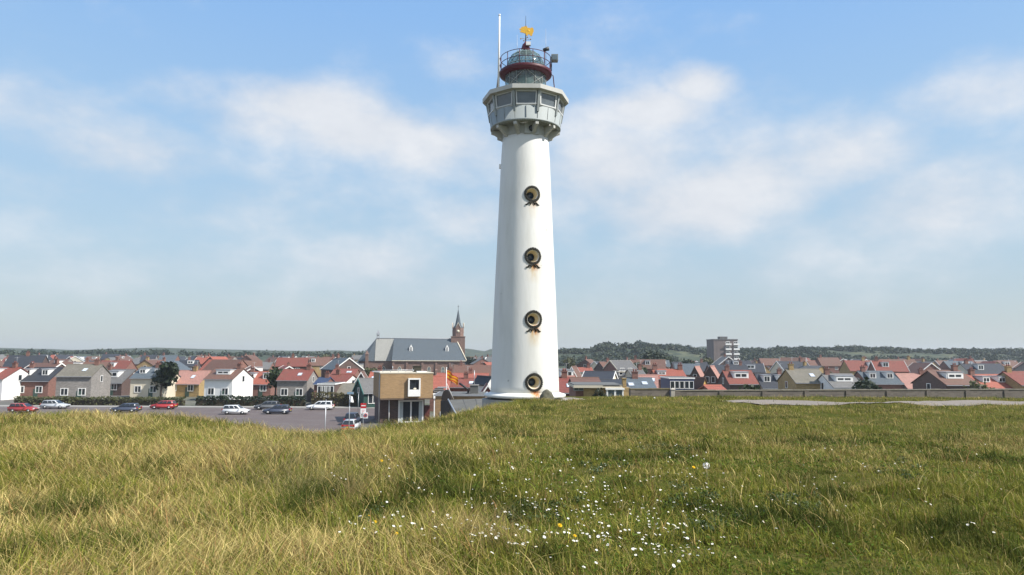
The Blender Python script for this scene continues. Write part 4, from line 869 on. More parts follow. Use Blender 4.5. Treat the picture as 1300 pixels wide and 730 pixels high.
def flag():
    D = 80.; base = P(566.4,500,D); top = P(566.2,467.5,D); h = top.z-base.z
    t = thing('flagpole', 'white flagpole flying a yellow and red striped flag', 'flagpole', base)
    m = MB(); m.tube([(0,0,-1.2),(0,0,h)], [.055,.04], 8); m.ball((0,0,h+.05), .07, 6); m.build('pole', WHITE, t)
    for sx in (.25,.45): m = MB(); m.tube([(sx*1.9,0,-.6),(.03,0,h*.42)] if sx > .3 else [(sx,-.1,-.6),(.03,0,h*.2)], .03, 6); m.build('stay', WHITE, t)
    mt, nt, b = nodes_of('flag_cloth'); uv = N(nt,'ShaderNodeAttribute', attribute_name='tint').outputs['Color']
    s = N(nt,'ShaderNodeSeparateColor'); nt.links.new(uv, s.inputs[0])
    fr = math_n(nt,'FRACT', math_n(nt,'ADD', math_n(nt,'MULTIPLY', s.outputs[1], 2.6), math_n(nt,'MULTIPLY', s.outputs[0], .5)))
    st = maprange(nt, math_n(nt,'ABSOLUTE', math_n(nt,'SUBTRACT', fr, .5)), .21, .25)
    c = mixc(nt, st, (.62,.07,.02), (.85,.42,.02)); nt.links.new(c, b.inputs['Base Color']); b.inputs['Roughness'].default_value = .8
    tr = N(nt,'ShaderNodeBsdfTranslucent'); nt.links.new(c, tr.inputs[0]); mx = N(nt,'ShaderNodeMixShader'); mx.inputs[0].default_value = .4
    nt.links.new(b.outputs[0], mx.inputs[1]); nt.links.new(tr.outputs[0], mx.inputs[2]); nt.links.new(mx.outputs[0], nt.nodes['Material Output'].inputs['Surface'])
    nu, nv = 22, 14; V = []; A = []
    for j in range(nv+1):
        for i in range(nu+1):
            u, v = i/nu, j/nv                       # u along the fly, v down the hoist
            x = .04 + 1.25*u**.95 + .06*math.sin(u*7+v*2); z = h-.22 - .98*v*(1-.12*u) - .88*u**1.15 + .05*math.sin(u*9+v*3)
            y = .16*math.sin(u*8.5+v*1.6)*u**.5; V.append((x,y,z)); A.append((u,v,0,1))
    Fq = [(j*(nu+1)+i, j*(nu+1)+i+1, (j+1)*(nu+1)+i+1, (j+1)*(nu+1)+i) for j in range(nv) for i in range(nu)]
    o = link(bpy.data.objects.new('flag', np_mesh('flag', np.array(V), np.array(Fq), mt, np.array(A), True))); o.parent = t
flag()
def bungalow():
    D = 76.; x, w = pxframe(731, 800, D); h = P(650,488.3,D).z - TOWN; X = lambda px: P(px,495,D).x - x
    t = thing('bungalow', 'yellow brick flat roofed bungalow with a white window bay right of the lighthouse', 'house', (x,D,TOWN))
    Z = lambda py: P(650,py,D).z - TOWN
    m = MB(); m.box(X(741),w/2,0,7,-.6,h-.3); m.build('wall', BR_YEL, t)
    m = MB(); m.box(-w/2-.3,X(765),-.5,7.2,h-.297,h-.06); m.box(X(765)+.003,X(790),-.2,7.2,h-.297,h-.16); m.build('roof_edge', CREAM, t)
    m = MB(); m.box(-w/2-.2,w/2-.8,-.1,7,h-.057,h+.04); m.build('roof', CONC_D, t)
    m = MB(); m.box(-w/2,X(741)-.003,.3,6.5,-.6,h-.3); e = m.build('lean_to_wall', BR_RED, t)
    window(t, X(735), .28, Z(496), 1.15, Z(489)-Z(496), 0, LEAD, GLASS_B)
    wb = link(bpy.data.objects.new('window_bay', None)); wb.parent = t; zb, zt_ = Z(509.5), Z(492); xa, xb = X(769), X(790.5)
    f = MB(); f.box(xa-.1,xb+.1,-.75,-.003,zt_-.16,zt_); f.box(xa,xa+.16,-.66,-.003,zb-.1,zt_-.163); f.box(xb-.16,xb,-.66,-.003,zb-.1,zt_-.163); xm = (xa+xb)/2; f.box(xm-.1,xm+.1,-.66,-.4,zb-.1,zt_-.163); f.box(xa+.163,xb-.163,-.66,-.4,zb-.4,zb-.103); f.build('bay_frame', WHITE, wb)
    f = MB(); f.box(xa+.16,xm-.1,-.58,-.5,zb-.1,zt_-.17); f.build('pane', GLASS_B, wb); f = MB(); f.box(xm+.1,xb-.16,-.58,-.5,zb-.1,zt_-.17); f.build('pane', GLASS_B, wb)
    f = MB()
    for cx in (xa+.35, xb-.4): f.box(cx-.1,cx+.12,-.5,-.46,zb-.1,zt_-.17)
    f.build('curtain', M_('pale_curtain', (.42,.46,.46), .8), wb)
    f = MB(); f.box(X(793),X(797.6),1.2,2.0,h-.3,h+.62); f.box(X(793)-.06,X(797.6)+.06,1.14,2.06,h+.623,h+.72); f.build('chimney', BR_YEL, t)
bungalow()
def seg_wall(label, p0, p1, z0, z1, coping):
    d = Vector((p1[0]-p0[0], p1[1]-p0[1], 0)); L = d.length; a = math.atan2(d.y, d.x)
    t = thing('garden_wall', label, 'wall', (p0[0], p0[1], 0), a)
    m = MB(); m.box(0,L,0,.35,z0,z1); m.build('masonry', BR_WALL, t)
    m = MB(); n = int(L/1.2)
    for i in range(n): m.box(L*i/n+.006, L*(i+1)/n-.006, -.05, .4, z1+.003, z1+.075+.015*((i*7)%3))
    c = m.build('coping', coping, t); c['kind'] = 'stuff'
    for i in range(int(L/4)+1): m = MB(); m.box(min(i*4, L-.5), min(i*4,L-.5)+.42, -.09, -.003, z0, z1-.04); m.build('pier', BR_WALL, t)
MOSS = M_('mossy_coping', (.14,.115,.06), .9, .35, 3)
pa, pb, pc = P(800,500,60), P(852,500,60.5), P(1345,500,66)
seg_wall('long weathered grey brown brick wall with a mossy coping, behind the dune grass', (pa.x,60), (pb.x-.1,60.5), -2.5, P(650,493.8,60).z, MOSS)
seg_wall('lower weathered brick wall with a pale pillar at its end, along the gravel path', (pb.x+.35,60.5), (pc.x,66), -2.5, P(650,495.6,60.5).z, M_('stone_coping', (.20,.18,.14), .9, .3, 3))
gp = thing('gate_pillar', 'short pale stone pillar between the two stretches of wall', 'pillar', (pb.x+.1,60.3,0)); zt_ = P(650,491.5,60).z
m = MB(); m.box(-.17,.17,-.15,.15,-2.5,zt_-.15); m.build('shaft', M_('pale_stone', (.42,.38,.33), .9, .2, 3), gp); m = MB(); m.add([(-.22,-.2,zt_-.147),(.22,-.2,zt_-.147),(.22,.2,zt_-.147),(-.22,.2,zt_-.147),(0,0,zt_)], [(0,1,4),(1,2,4),(2,3,4),(3,0,4),(3,2,1,0)]); m.build('cap', M_('pale_stone', (.42,.38,.33)), gp)
# gravel path at the right
xs = np.arange(13.2, 46, .5); ys = np.arange(0, 1.001, .125)
def path_edges(x): return 48.6 + .8*np.sin(x*.25) + np.clip(17.2-x,0,9)*1.2, 52.9+.03*x + .5*np.sin(x*.4)
V = []; 
for t_ in ys:
    y0, y1 = path_edges(xs); yy = y0+(y1-y0)*t_; V.append(np.stack([xs, yy, dune_z(xs, yy)+.05], 1))
V = np.concatenate(V); nx = len(xs); i = (np.arange(nx-1)[None,:]+nx*np.arange(len(ys)-1)[:,None]).ravel()
tag(link(bpy.data.objects.new('path', np_mesh('path', V, np.stack([i,i+1,i+1+nx,i+nx],1), M_path(), None, True))), kind='structure')
# mottled boulder before the lighthouse
b = bmesh.new(); bmesh.ops.create_icosphere(b, subdivisions=4, radius=1)
for v in b.verts:
    n_ = fbm(np.array([v.co.x*2+5]), np.array([v.co.y*2+v.co.z*3]), 3)[0]; v.co = Vector((v.co.x*.58, v.co.y*.5, v.co.z*.95)) * (.86+.28*n_)
me = bpy.data.meshes.new('boulder'); b.to_mesh(me); b.free(); me.polygons.foreach_set('use_smooth', [True]*len(me.polygons)); me.materials.append(M_('lichen_stone', (.105,.10,.07), .95, .5, 3.5, bump=.6))
bp = P(694.5, 508, 48.6); bo = inst('boulder', me, None, (bp.x, bp.y, bp.z-.25)); tag(bo, 'rounded mottled grey boulder in the grass before the lighthouse foot', 'boulder')
for px, py, lab in ((814.5,507.3,'small white stone at the foot of the long wall, the left one of two'),(831,507,'small white stone at the foot of the long wall, below the wall end')):
    s_ = P(px,py,54); st = inst('stone', me.copy(), None, s_, (0,0,px), (.24,.22,.16)); st.data.materials[0] = WHITE; tag(st, lab, 'stone')
#PART5
# ------------------------------------------------------------------ street at the left
def M_street():
    m, nt, b = nodes_of('clinker_street'); co = objco(nt)
    br = N(nt, 'ShaderNodeTexBrick'); nt.links.new(co, br.inputs['Vector']); br.inputs['Scale'].default_value = 1; br.inputs['Brick Width'].default_value = .4; br.inputs['Row Height'].default_value = .2; br.inputs['Mortar Size'].default_value = .01
    br.inputs['Color1'].default_value = (.125,.095,.085,1); br.inputs['Color2'].default_value = (.10,.075,.07,1); br.inputs['Mortar'].default_value = (.08,.065,.06,1)
    n1 = noise(nt, .25, 7, co); c = mixc(nt, math_n(nt,'MULTIPLY', maprange(nt, n1, .45, .7), .5), br.outputs['Color'], (.16,.14,.13)); nt.links.new(c, b.inputs['Base Color']); b.inputs['Roughness'].default_value = .9; return m
m = MB(); m.add([(-150,40,TOWN),(-19.0,40,TOWN),(-21.5,127,TOWN),(-150,127,TOWN)], [(0,1,2,3)]); tag(m.build('street', M_street()), kind='structure')
m = MB(); m.box(-150,-21.7,127,127.3,TOWN-.2,TOWN+.13); m.build('kerb', CONC); tag(bpy.data.objects['kerb'], kind='structure')
m = MB(); m.box(-150,-21.7,127.3,130,TOWN-.2,TOWN+.12); m.build('pavement', M_('pavement_slabs', (.25,.235,.21), .9, .15, .6)); tag(bpy.data.objects['pavement.001'], kind='structure')
RUB = M_('tyre_rubber', (.015,.015,.016), .85, .1, 4); RIM = M_('alloy', (.45,.46,.47), .35, .05, 4, metal=.7)
def paint(name, c):
    m, nt, b = nodes_of(name); n = noise(nt, 2, 3, objco(nt)); nt.links.new(mixc(nt, n, tuple(x*.92 for x in c), c), b.inputs['Base Color']); b.inputs['Roughness'].default_value = .28; b.inputs['Coat Weight'].default_value = .6; return m
def bevel_mesh(mb, name, mats, parent, w=.05, seg=2):
    o = mb.build(name, mats, parent); b = bmesh.new(); b.from_mesh(o.data); bmesh.ops.remove_doubles(b, verts=b.verts, dist=.0005)
    bmesh.ops.bevel(b, geom=[e for e in b.edges if e.is_manifold and e.calc_face_angle(0) > .35], offset=w, segments=seg, affect='EDGES', clamp_overlap=True); b.to_mesh(o.data); b.free()
    o.data.polygons.foreach_set('use_smooth', [True]*len(o.data.polygons)); return o
def car(label, loc, rz, mat, L=4.2, Hh=1.48, cab=(-1.95,-1.75,.25,1.05), band=None, group='parked cars by the box house'):
    t = thing('parked_car', label, 'car', loc, rz, group); h = L/2; W = .86; bz = .92
    m = MB(); side = [(-h,.32),(-h-.03,.62),(-h+.06,bz),(cab[3]+.02,bz),(h-.25,.78),(h,.62),(h+.02,.32),(h-.15,.2),(-h+.15,.2)]
    m.prism(side, -W, W, 'y'); bevel_mesh(m, 'body', mat, t, .09, 3)
    rb, rtp, ft, fb = cab; w0, w1 = W-.05, W-.24
    c8 = [(rb,-w0,bz-.02),(rb,w0,bz-.02),(fb,w0,bz-.02),(fb,-w0,bz-.02),(rtp,-w1,Hh),(rtp,w1,Hh),(ft,w1,Hh),(ft,-w1,Hh)]
    m = MB(); m.add(c8, [(0,3,2,1),(4,5,6,7),(0,1,5,4),(1,2,6,5),(2,3,7,6),(3,0,4,7)]); bevel_mesh(m, 'cabin', mat, t, .06, 2)
    V = [Vector(v) for v in c8]
    def pane(name, q, i0, i1, j0, j1, off):
        a, b, c, d = [V[k] for k in q]; n = (b-a).cross(d-a).normalized(); cen = sum(V, Vector())/8
        if n.dot((a+c)/2-cen) < 0: n = -n
        f = lambda u, v: (a.lerp(b,u)).lerp(d.lerp(c,u), v) + n*off
        q4 = [f(i0,j0),f(i1,j0),f(i1,j1),f(i0,j1)]; mm = MB(); mm.add(q4+[p-n*.02 for p in q4], [(0,1,2,3),(7,6,5,4),(0,4,5,1),(1,5,6,2),(2,6,7,3),(3,7,4,0)]); mm.build(name, GLASS, t)
    pane('windscreen', (2,3,7,6), .06,.94,.12,.92,.012); pane('rear_window', (0,1,5,4), .07,.93,.14,.9,.012)
    for q in ((1,2,6,5),(3,0,4,7)):
        r = q[0] == 3
        for a, b in ((.06,.36),(.40,.66),(.70,.92)): pane('side_window', q, (1-b) if r else a, (1-a) if r else b, .18, .88, .012)
    for sx in (-1, 1):
        for sy in (-1, 1):
            M = Matrix.Translation((sx*L*.305, sy*(W-.09), .31)) @ Matrix.Rotation(PI/2, 4, 'X')
            wm = MB(); wm.lathe([(.2,-.11),(.30,-.11),(.315,-.07),(.315,.07),(.30,.11),(.2,.11)], 20, 0, M); wo = wm.build('wheel', RUB, t)
            wm = MB(); wm.lathe([(.2,-.113),(.06,-.10),(.06,.10),(.2,.113)], 14, 0, M); wm.build('rim', RIM, wo)
        m = MB(); m.box(h-.10,h+.012,sx*(W-.42),sx*(W-.04),.60,.74); m.build('headlight', M_('lamp_glass_clear', (.6,.62,.62), .1), t)
        m = MB(); m.box(-h-.035,-h+.1,sx*(W-.24),sx*(W-.03),.66,.93); m.build('tail_light', M_('tail_lamp_red', (.35,.015,.015), .25), t)
        m = MB(); m.box(.72,.86,sx*(W+.02),sx*(W+.2),.9,1.04); m.build('wing_mirror', mat, t)
    m = MB(); m.box(-h-.05,-h+.02,-W+.06,W-.06,.33,.50); m.build('rear_bumper', band or BLACK, t)
    m = MB(); m.box(-h-.062,-h-.03,-.26,.26,.54,.65); m.build('number_plate', M_('plate_yellow', (.7,.48,.03), .5), t)
    m = MB(); m.box(h-.02,h+.03,-.5,.5,.38,.55); m.build('grille', BLACK, t)
    if band:
        m = MB(); m.box(-h-.058,-h-.028,-W+.24,W-.24,.74,.90); m.build('red_band', M_('red_band', (.55,.06,.07), .4), t)
    return t
WP = paint('white_car_paint', (.72,.73,.74)); DP = paint('dark_blue_car_paint', (.045,.055,.085)); SP = paint('silver_car_paint', (.48,.50,.52)); GP = paint('graphite_car_paint', (.10,.105,.11)); RP = paint('red_car_paint', (.33,.03,.03))
a = P(411,518.3,126); car('white estate car parked along the brown hedge on the far side of the street', (a.x,123.8,TOWN+.01), R(183), WP, 4.6, 1.52, (-2.2,-2.0,.35,1.15))
a = P(443,530,97); car('dark blue car parked nose away, in front of the silver car', (a.x,99.5,TOWN+.01), R(91), DP, 4.4, 1.62, (-2.0,-1.8,.3,1.1))
a = P(441.5,538,89); car('silver hatchback with a red rear band and orange bumper, nearest the dune', (a.x,91,TOWN+.01), R(91), SP, 4.0, 1.46, (-1.95,-1.6,.2,1.0), M_('orange_red_bumper', (.55,.10,.035), .5))
car('graphite car parked further left along the hedge', (P(345,518,126).x,123.8,TOWN+.01), R(181), GP, 4.3)
car('red car parked far left along the hedge', (P(215,518,126).x,123.9,TOWN+.01), R(180), RP, 4.2)
car('silver car parked at the far left of the street', (P(80,518,126).x,123.8,TOWN+.01), R(2), SP, 4.3)
for px, yy, rz_, mm_, L_, lab in ((352,115,184,DP,4.3,'dark blue car standing on the street left of the white estate car'),(300,114,3,WP,4.0,'white hatchback on the street facing right'),(160,117,181,DP,4.4,'dark blue car on the street far left facing left'),(30,116,2,RP,4.1,'red hatchback at the very far left of the street')):
    car(lab, (P(px,518,yy).x, yy, TOWN+.01), R(rz_), mm_, L_)
# signs, lamp and posts
def sign():
    D = 84; b = P(460.8,545,D); t = thing('sign_post', 'grey sign post with a red no entry sign above two white traffic plates', 'traffic sign', (b.x,D,TOWN), R(4))
    z = lambda py: P(460,py,D).z - TOWN; x = lambda px: P(px,520,D).x - b.x
    m = MB(); m.tube([(0,0,-.3),(0,0,z(511.5))], .045, 8); m.build('post', STEEL, t)
    RS = M_('sign_red', (.55,.02,.025), .4, .05, 2); WS = M_('sign_white', (.78,.78,.77), .4, .03, 2); BS = M_('sign_grey_blue', (.12,.15,.2), .5)
    m = MB(); w = .33; m.box(-w,w,-.09,-.05,z(518.2),z(511.8)); p = m.build('no_entry_plate', RS, t); m = MB(); m.box(-.25,.25,-.096,-.0905,z(515.6),z(514.2)); m.build('white_bar', WS, p)
    m = MB(); m.box(-w,w*.93,-.09,-.05,z(524.0),z(518.5)); p = m.build('white_plate', WS, t)
    m = MB(); 
    for k in range(3): m.box(-.2+.02*k,.18-.05*k,-.095,-.0905,z(520.4)-.16*k-.05,z(520.4)-.16*k+.02)
    m.build('plate_marks', M_('faded_red', (.6,.25,.25), .5), p)
    m = MB(); m.box(-w,-.02,-.09,-.05,z(530.5),z(524.3)); p = m.build('white_plate', WS, t); m = MB(); m.prism([(-.20,z(529)),(-.13,z(529)),(-.13,z(526.4)),(-.08,z(526.4)),(-.165,z(525)),(-.25,z(526.4)),(-.2,z(526.4))], -.096, -.0905, 'y'); m.build('black_arrow', BLACK, p)
    m = MB(); m.box(.0,.56,-.13,-.09,z(531),z(523.4)); p = m.build('zone_plate', WS, t); c = ((.28), (z(531)+z(523.4))/2)
    m = MB(); m.tube([(c[0]+.19*math.cos(a),-.133,c[1]+.19*math.sin(a)) for a in np.linspace(0,2*PI,28,endpoint=False)], .035, 6, 0, True); m.build('red_ring', RS, p)
    m = MB(); m.lathe([(.14,.0),(.14,.006)], 24, 0, Matrix.Translation((c[0],-.131,c[1])) @ Matrix.Rotation(PI/2,4,'X')); m.build('grey_disc', BS, p)
sign()
def lamp():
    D = 80; b = P(443,545,D); t = thing('street_lamp', 'slim grey street post with a blue grey name plate and a white bell lamp', 'street lamp', (b.x,D,TOWN))
    z = lambda py: P(443,py,D).z - TOWN
    m = MB(); m.tube([(0,0,-.3),(0,0,z(497))], [.07,.05], 10); m.build('post', STEEL, t)
    m = MB(); m.box(-.32,.46,-.06,-.03,z(500.6),z(497.4)); m.box(-.28,.42,-.066,-.0605,z(500.2),z(497.8),1); m.build('name_plate', [STEEL, M_('plate_blue_grey', (.20,.32,.42), .5)], t)
    m = MB(); m.tube([(0,0,z(503.6)),(.2,0,z(503.3))], .03, 6); m.build('lamp_arm', STEEL, t)
    m = MB(); m.lathe([(.05,z(503)),(.10,z(504.5)),(.13,z(506)),(.21,z(509.2)),(.26,z(511))], 16, 0, Matrix.Translation((.22,0,0))); m.build('lamp_shade', WHITE, t)
lamp()
for px, py, D, lab in ((413.8,508.5,72,'thin grey post with no sign at the left edge of the street'),(455.2,500,118,'thin grey post in front of the hedge, behind the parked cars')):
    b = P(px,py,D); t = thing('street_post', lab, 'post', (b.x,D,TOWN)); hh = b.z-TOWN; m = MB(); m.tube([(0,0,-.3),(0,0,hh)], .05, 8); m.build('pole', STEEL, t); m = MB(); m.lathe([(.065,hh),(.06,hh+.06),(.01,hh+.09)], 10); m.build('cap', STEEL, t)
#wv = thing('garden_shed', 'small white painted shed door front beside the dark green barn', 'shed', (P(461,503,124).x,124,TOWN)); m = MB(); m.box(-.8,.8,0,1.6,0,2.6); m.build('wall', WHITE, wv); m = MB(); m.prism([(-.95,2.6),(.95,2.6),(0,3.0)], -.1, 1.7, 'y'); m.build('roof', LEAD, wv); m = MB(); m.box(-.4,.4,-.04,-.003,0,2.0); m.build('door', CREAM, wv)

# ------------------------------------------------------------------ plants
def leaf_cloud(rng, centres, radii, n, size, flat=1.0, shell=.5):
    """n leaf clumps (quads) spread through each ellipsoid, denser near its skin"""
    Vs = []
    for c, r in zip(centres, radii):
        d = rng.normal(size=(n,3)); d /= np.linalg.norm(d, axis=1)[:,None]
        rad = shell + (1-shell)*rng.random(n)**.6; rad *= (.82+.36*rng.random(n))
        p = d*rad[:,None]*np.array(r) + np.array(c)
        nrm_ = d + rng.normal(size=(n,3))*.75; nrm_ /= np.linalg.norm(nrm_, axis=1)[:,None]
        t = np.cross(nrm_, rng.normal(size=(n,3))); t /= np.linalg.norm(t, axis=1)[:,None]; b = np.cross(nrm_, t)
        s = size*(.55+.9*rng.random(n))[:,None]
        Vs.append(np.stack([p-t*s-b*s*.55, p+t*s*.2-b*s*.9, p+t*s+b*s*.4, p-t*s*.3+b*s*.85], 1).reshape(-1,3))
    V = np.concatenate(Vs); return V, np.arange(len(V)).reshape(-1,4)
L_DK = M_leaf('dark_foliage', (.008,.018,.007), (.026,.042,.013), .6); L_MD = M_leaf('green_foliage', (.015,.029,.009), (.045,.064,.018), .6); L_OL = M_leaf('olive_foliage', (.05,.06,.02), (.13,.13,.05), .6)
L_HG = M_leaf('brown_hedge_foliage', (.045,.045,.015), (.14,.115,.04), .8); BARK = M_('bark', (.075,.06,.045), .95, .3, 4, bump=.4)
def tree(label, x, y, h, r, mat, seed, group=None, z=TOWN, n=170):
    rng = np.random.default_rng(seed); t = thing('tree', label, 'tree', (x,y,z), 0, group)
    m = MB(); m.tube([(0,0,-.4),(.05*h*.2,0,h*.3),(.02*h,.03*h,h*.72)], [.035*h,.026*h,.008*h], 8)
    cs = []; rs = []
    for k in range(7):
        a = rng.uniform(0,2*PI); q = rng.uniform(.15,.62)*r; zc_ = h*rng.uniform(.5,.84); c = (q*math.cos(a), q*math.sin(a), zc_); cs.append(c); f = rng.uniform(.42,.66)*r; rs.append((f,f,f*.85))
        m.tube([(0,0,h*(.28+.04*k)), (c[0]*.5,c[1]*.5,zc_*.82), c], [.014*h,.008*h,.003*h], 5)
    m.build('trunk', BARK, t)
    V, Fq = leaf_cloud(rng, cs, rs, n, .085*r+.06)
    o = link(bpy.data.objects.new('crown', np_mesh('crown', V, Fq, mat))); o.parent = t
for k, (px, D, h, r, mt, lab) in enumerate([
    (826,300,11,5.5,L_DK,'large rounded dark tree behind the grey roofs at the foot of the wooded hill'),
    (845,330,9,4.5,L_MD,'mid green tree just right of the large rounded dark tree'),
    (722,330,8,4,L_OL,'olive bushy tree nearest the lighthouse, below the wooded hill'),
    (760,300,7,3.6,L_DK,'small dark tree left of the large grey roofed house'),
    (812,240,7.5,3.2,L_MD,'slender green tree beside the gable of the large grey roofed house'),
    (876,260,8,4.2,L_DK,'dark tree behind the red roofed house with two chimneys'),
    (898,330,9,4.6,L_OL,'olive tree below the apartment block'),
    (433,320,8,4,L_DK,'dark tree among the roofs far left of the church'),
    (414,380,9,4.6,L_OL,'olive tree at the left edge of the far roofs'),
    (600,370,8,4,L_DK,'dark tree between church tower and lighthouse'),
    (470,215,6,2.6,L_OL,'small olive tree in front of the church apse'),
    (350,150,6.5,3,L_MD,'green garden tree left of the street among the brick houses'),
    (205,152,7.5,3.5,L_DK,'dark garden tree among the houses left of the street'),
    (112,150,5.5,2.8,L_OL,'olive garden tree by the far left houses'),
    (948,100,5.5,2.6,L_MD,'green tree behind the right wall by the pink roofs'),
    (1100,104,6.2,3,L_DK,'dark tree behind the middle of the right wall'),
    (1243,106,5.6,2.8,L_OL,'olive tree behind the far right end of the wall')]):
    tree(lab, P(px,480,D).x, D, h, r, mt, 100+k)
sh = thing('shrub', 'dark rounded shrub against the yellow brick bungalow wall', 'shrub', (P(761,505,72).x,72.5,-2.4)); V, Fq = leaf_cloud(np.random.default_rng(3), [(0,0,1.3),(.45,0,.9),(-.4,.1,.8)], [(.5,.45,.75),(.4,.4,.6),(.4,.4,.6)], 260, .085)
o = link(bpy.data.objects.new('foliage', np_mesh('foliage', V, Fq, M_leaf('shrub_foliage', (.012,.02,.008), (.04,.05,.02), 2)))); o.parent = sh; m = MB(); m.tube([(0,0,-2.5),(0,0,1.0)], .06, 6); m.build('stem', BARK, sh)
# hedges
def hedge(label, px0, px1, D, h, d, mat, seed):
    x0, x1 = P(px0,500,D).x, P(px1,500,D).x; rng = np.random.default_rng(seed); L = x1-x0; n = int(L*95)
    p = np.stack([rng.uniform(-L/2,L/2,n), rng.uniform(-d/2,d/2,n), h*rng.random(n)**.6], 1); p[:,2] *= .82+.3*fbm(p[:,0]*.5+seed, p[:,1]*.5, 3)
    nr = rng.normal(size=(n,3)); t = np.cross(nr, rng.normal(size=(n,3))); t /= np.linalg.norm(t,axis=1)[:,None]; b = np.cross(nr,t); b /= np.linalg.norm(b,axis=1)[:,None]; s = .16*(.6+.8*rng.random(n))[:,None]
    V = np.stack([p-t*s-b*s*.6, p+t*s*.2-b*s, p+t*s+b*s*.4, p-t*s*.3+b*s], 1).reshape(-1,3); Fq = np.arange(len(V)).reshape(-1,4)
    th = thing('hedge', label, 'hedge', ((x0+x1)/2, D, TOWN)); o = link(bpy.data.objects.new('foliage', np_mesh('foliage', V, Fq, mat))); o.parent = th
    m = MB(); m.box(-L/2+.1,L/2-.1,-d*.3,d*.3,-.3,h*.6); m.build('twigs', M_('hedge_twigs', (.045,.036,.022), .95, .4, 3), th)
hedge('long brown green hedge behind the white estate car', 396, 474, 131.5, 2.7, 1.8, L_HG, 1)
hedge('clipped dark hedge left of the brown hedge', 250, 388, 132, 1.9, 1.5, L_DK, 2)
hedge('low olive hedge at the far left of the street', 20, 235, 132, 1.6, 1.5, L_OL, 3)
# woods on the hill (one mass), scrub on the far dunes
rng = np.random.default_rng(77); C_ = []; R_ = []
for _ in range(3600):
    y = rng.uniform(545, 740); px = rng.uniform(640, 1400) if rng.random() < .86 else rng.uniform(-100, 480); x = (px-650)/F*y
    if px < 500 and y < 640: continue
    nz = vnoise(np.array([x/38+9]), np.array([y/45]))[0]
    if nz < .27: continue
    z = float(hill_z(np.array([x]), np.array([y]))[0]); r = rng.uniform(2.2, 4.2)*(.75+.5*nz)
    C_.append((x,y,z+r*.45)); R_.append((r*1.15,r,r*.8))
half = len(C_)//2
for k, (cc, rr2, mt) in enumerate(((C_[:half],R_[:half],L_DK),(C_[half:],R_[half:],L_MD))):
    V, Fq = leaf_cloud(rng, cc, rr2, 42, .85); o = link(bpy.data.objects.new('woods' , np_mesh('woods', V, Fq, mt)))
    tag(o, ('dark' if k == 0 else 'mid green')+' tree crowns massed on the hills behind the town', 'woods', kind='stuff')
#PART6
# ------------------------------------------------------------------ dune grass
_T = 3.0*np.exp(np.linspace(0, math.log(28), 420))
def hit(px, py):
    d = ray(px, py); z = dune_z(d.x*_T, d.y*_T); below = np.nonzero(EYE.z + d.z*_T <= z)[0]
    if len(below) == 0 or below[0] == 0: return None
    k = below[0]; g0 = EYE.z+d.z*_T[k-1]-z[k-1]; g1 = EYE.z+d.z*_T[k]-z[k]; t = _T[k-1] + (_T[k]-_T[k-1])*g0/(g0-g1)
    return EYE + d*float(t)
def sstep(v, a, b): t = np.clip((v-a)/(b-a), 0, 1); return t*t*(3-2*t)
def tall_map(x, y):
    u = x/(y+2.5); t = sstep(-u, -.10, .16)*.75 + (fbm(x*.35+40, y*.35+3, 3)-.5)*1.3
    t = t + .65*np.exp(-((x+.6)**2/2.5+(y-40)**2/8)) + .30*sstep(y, 34, 44)*sstep(6-x, 0, 6)
    return np.clip(t, 0, 1)
def dry_map(x, y):
    u = x/(y+2.5); return np.clip(.27 + sstep(-u, -.05, .3)*.27 + (fbm(x*.5+7, y*.5+60, 4)-.5)*1.7 + (fbm(x*2.1, y*2.1+9, 2)-.5)*.6, 0, 1)
_HOL = [(hit(a, b), r_) for a, b, r_ in ((553,592,.55),(482,652,.32),(660,655,.28),(858,574,.8),(905,660,.35),(575,602,.5),(770,585,.6),(520,668,.25),(700,715,.2))]  # dark green clumps, plus shade of hollows painted into the blade colour
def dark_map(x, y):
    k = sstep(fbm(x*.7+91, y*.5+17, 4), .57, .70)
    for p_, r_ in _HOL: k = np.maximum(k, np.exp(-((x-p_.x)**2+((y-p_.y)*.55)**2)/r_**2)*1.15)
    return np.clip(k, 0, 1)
GR = M_grass()
def blades(name, label, x, y, h, w, lean, lean_dir, col, tipc, seg=3, kind='stuff', cat='grass'):
    n = len(x); z = dune_z(x, y)-.015; th = RNG.uniform(0, 2*PI, n); wx, wy = np.cos(th)*w*.5, np.sin(th)*w*.5
    lx, ly = np.cos(lean_dir)*lean*h, np.sin(lean_dir)*lean*h; k = seg+1
    V = np.zeros((n, k, 2, 3)); A = np.ones((n, k, 2, 4))
    for i in range(k):
        t = i/seg; ww = (1-t**1.6)*.93+.07; cx = x+lx*t*t; cy = y+ly*t*t; cz = z + h*(t - .28*np.minimum(lean,1.3)*t*t)
        for s, sg in ((0,-1),(1,1)):
            V[:,i,s,0] = cx+sg*wx*ww; V[:,i,s,1] = cy+sg*wy*ww; V[:,i,s,2] = cz
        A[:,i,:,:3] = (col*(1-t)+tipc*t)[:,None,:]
    b = np.arange(n)*k*2; Fs = [np.stack([b+2*i, b+2*i+1, b+2*i+3, b+2*i+2], 1) for i in range(seg)]
    o = link(bpy.data.objects.new(name, np_mesh(name, V.reshape(-1,3), np.concatenate(Fs), GR, A.reshape(-1,4), False)))
    return tag(o, label, cat, kind=kind)
def scatter(n, d0, d1, pw, xa=.80):
    """positions on the dune, thinning with distance from where the photographer stands"""
    u = RNG.random(n); e = 2-pw; d = (d0**e + u*(d1**e-d0**e))**(1/e); s = RNG.uniform(-xa, xa, n); return (d*.97+2.6)*s, d.copy()
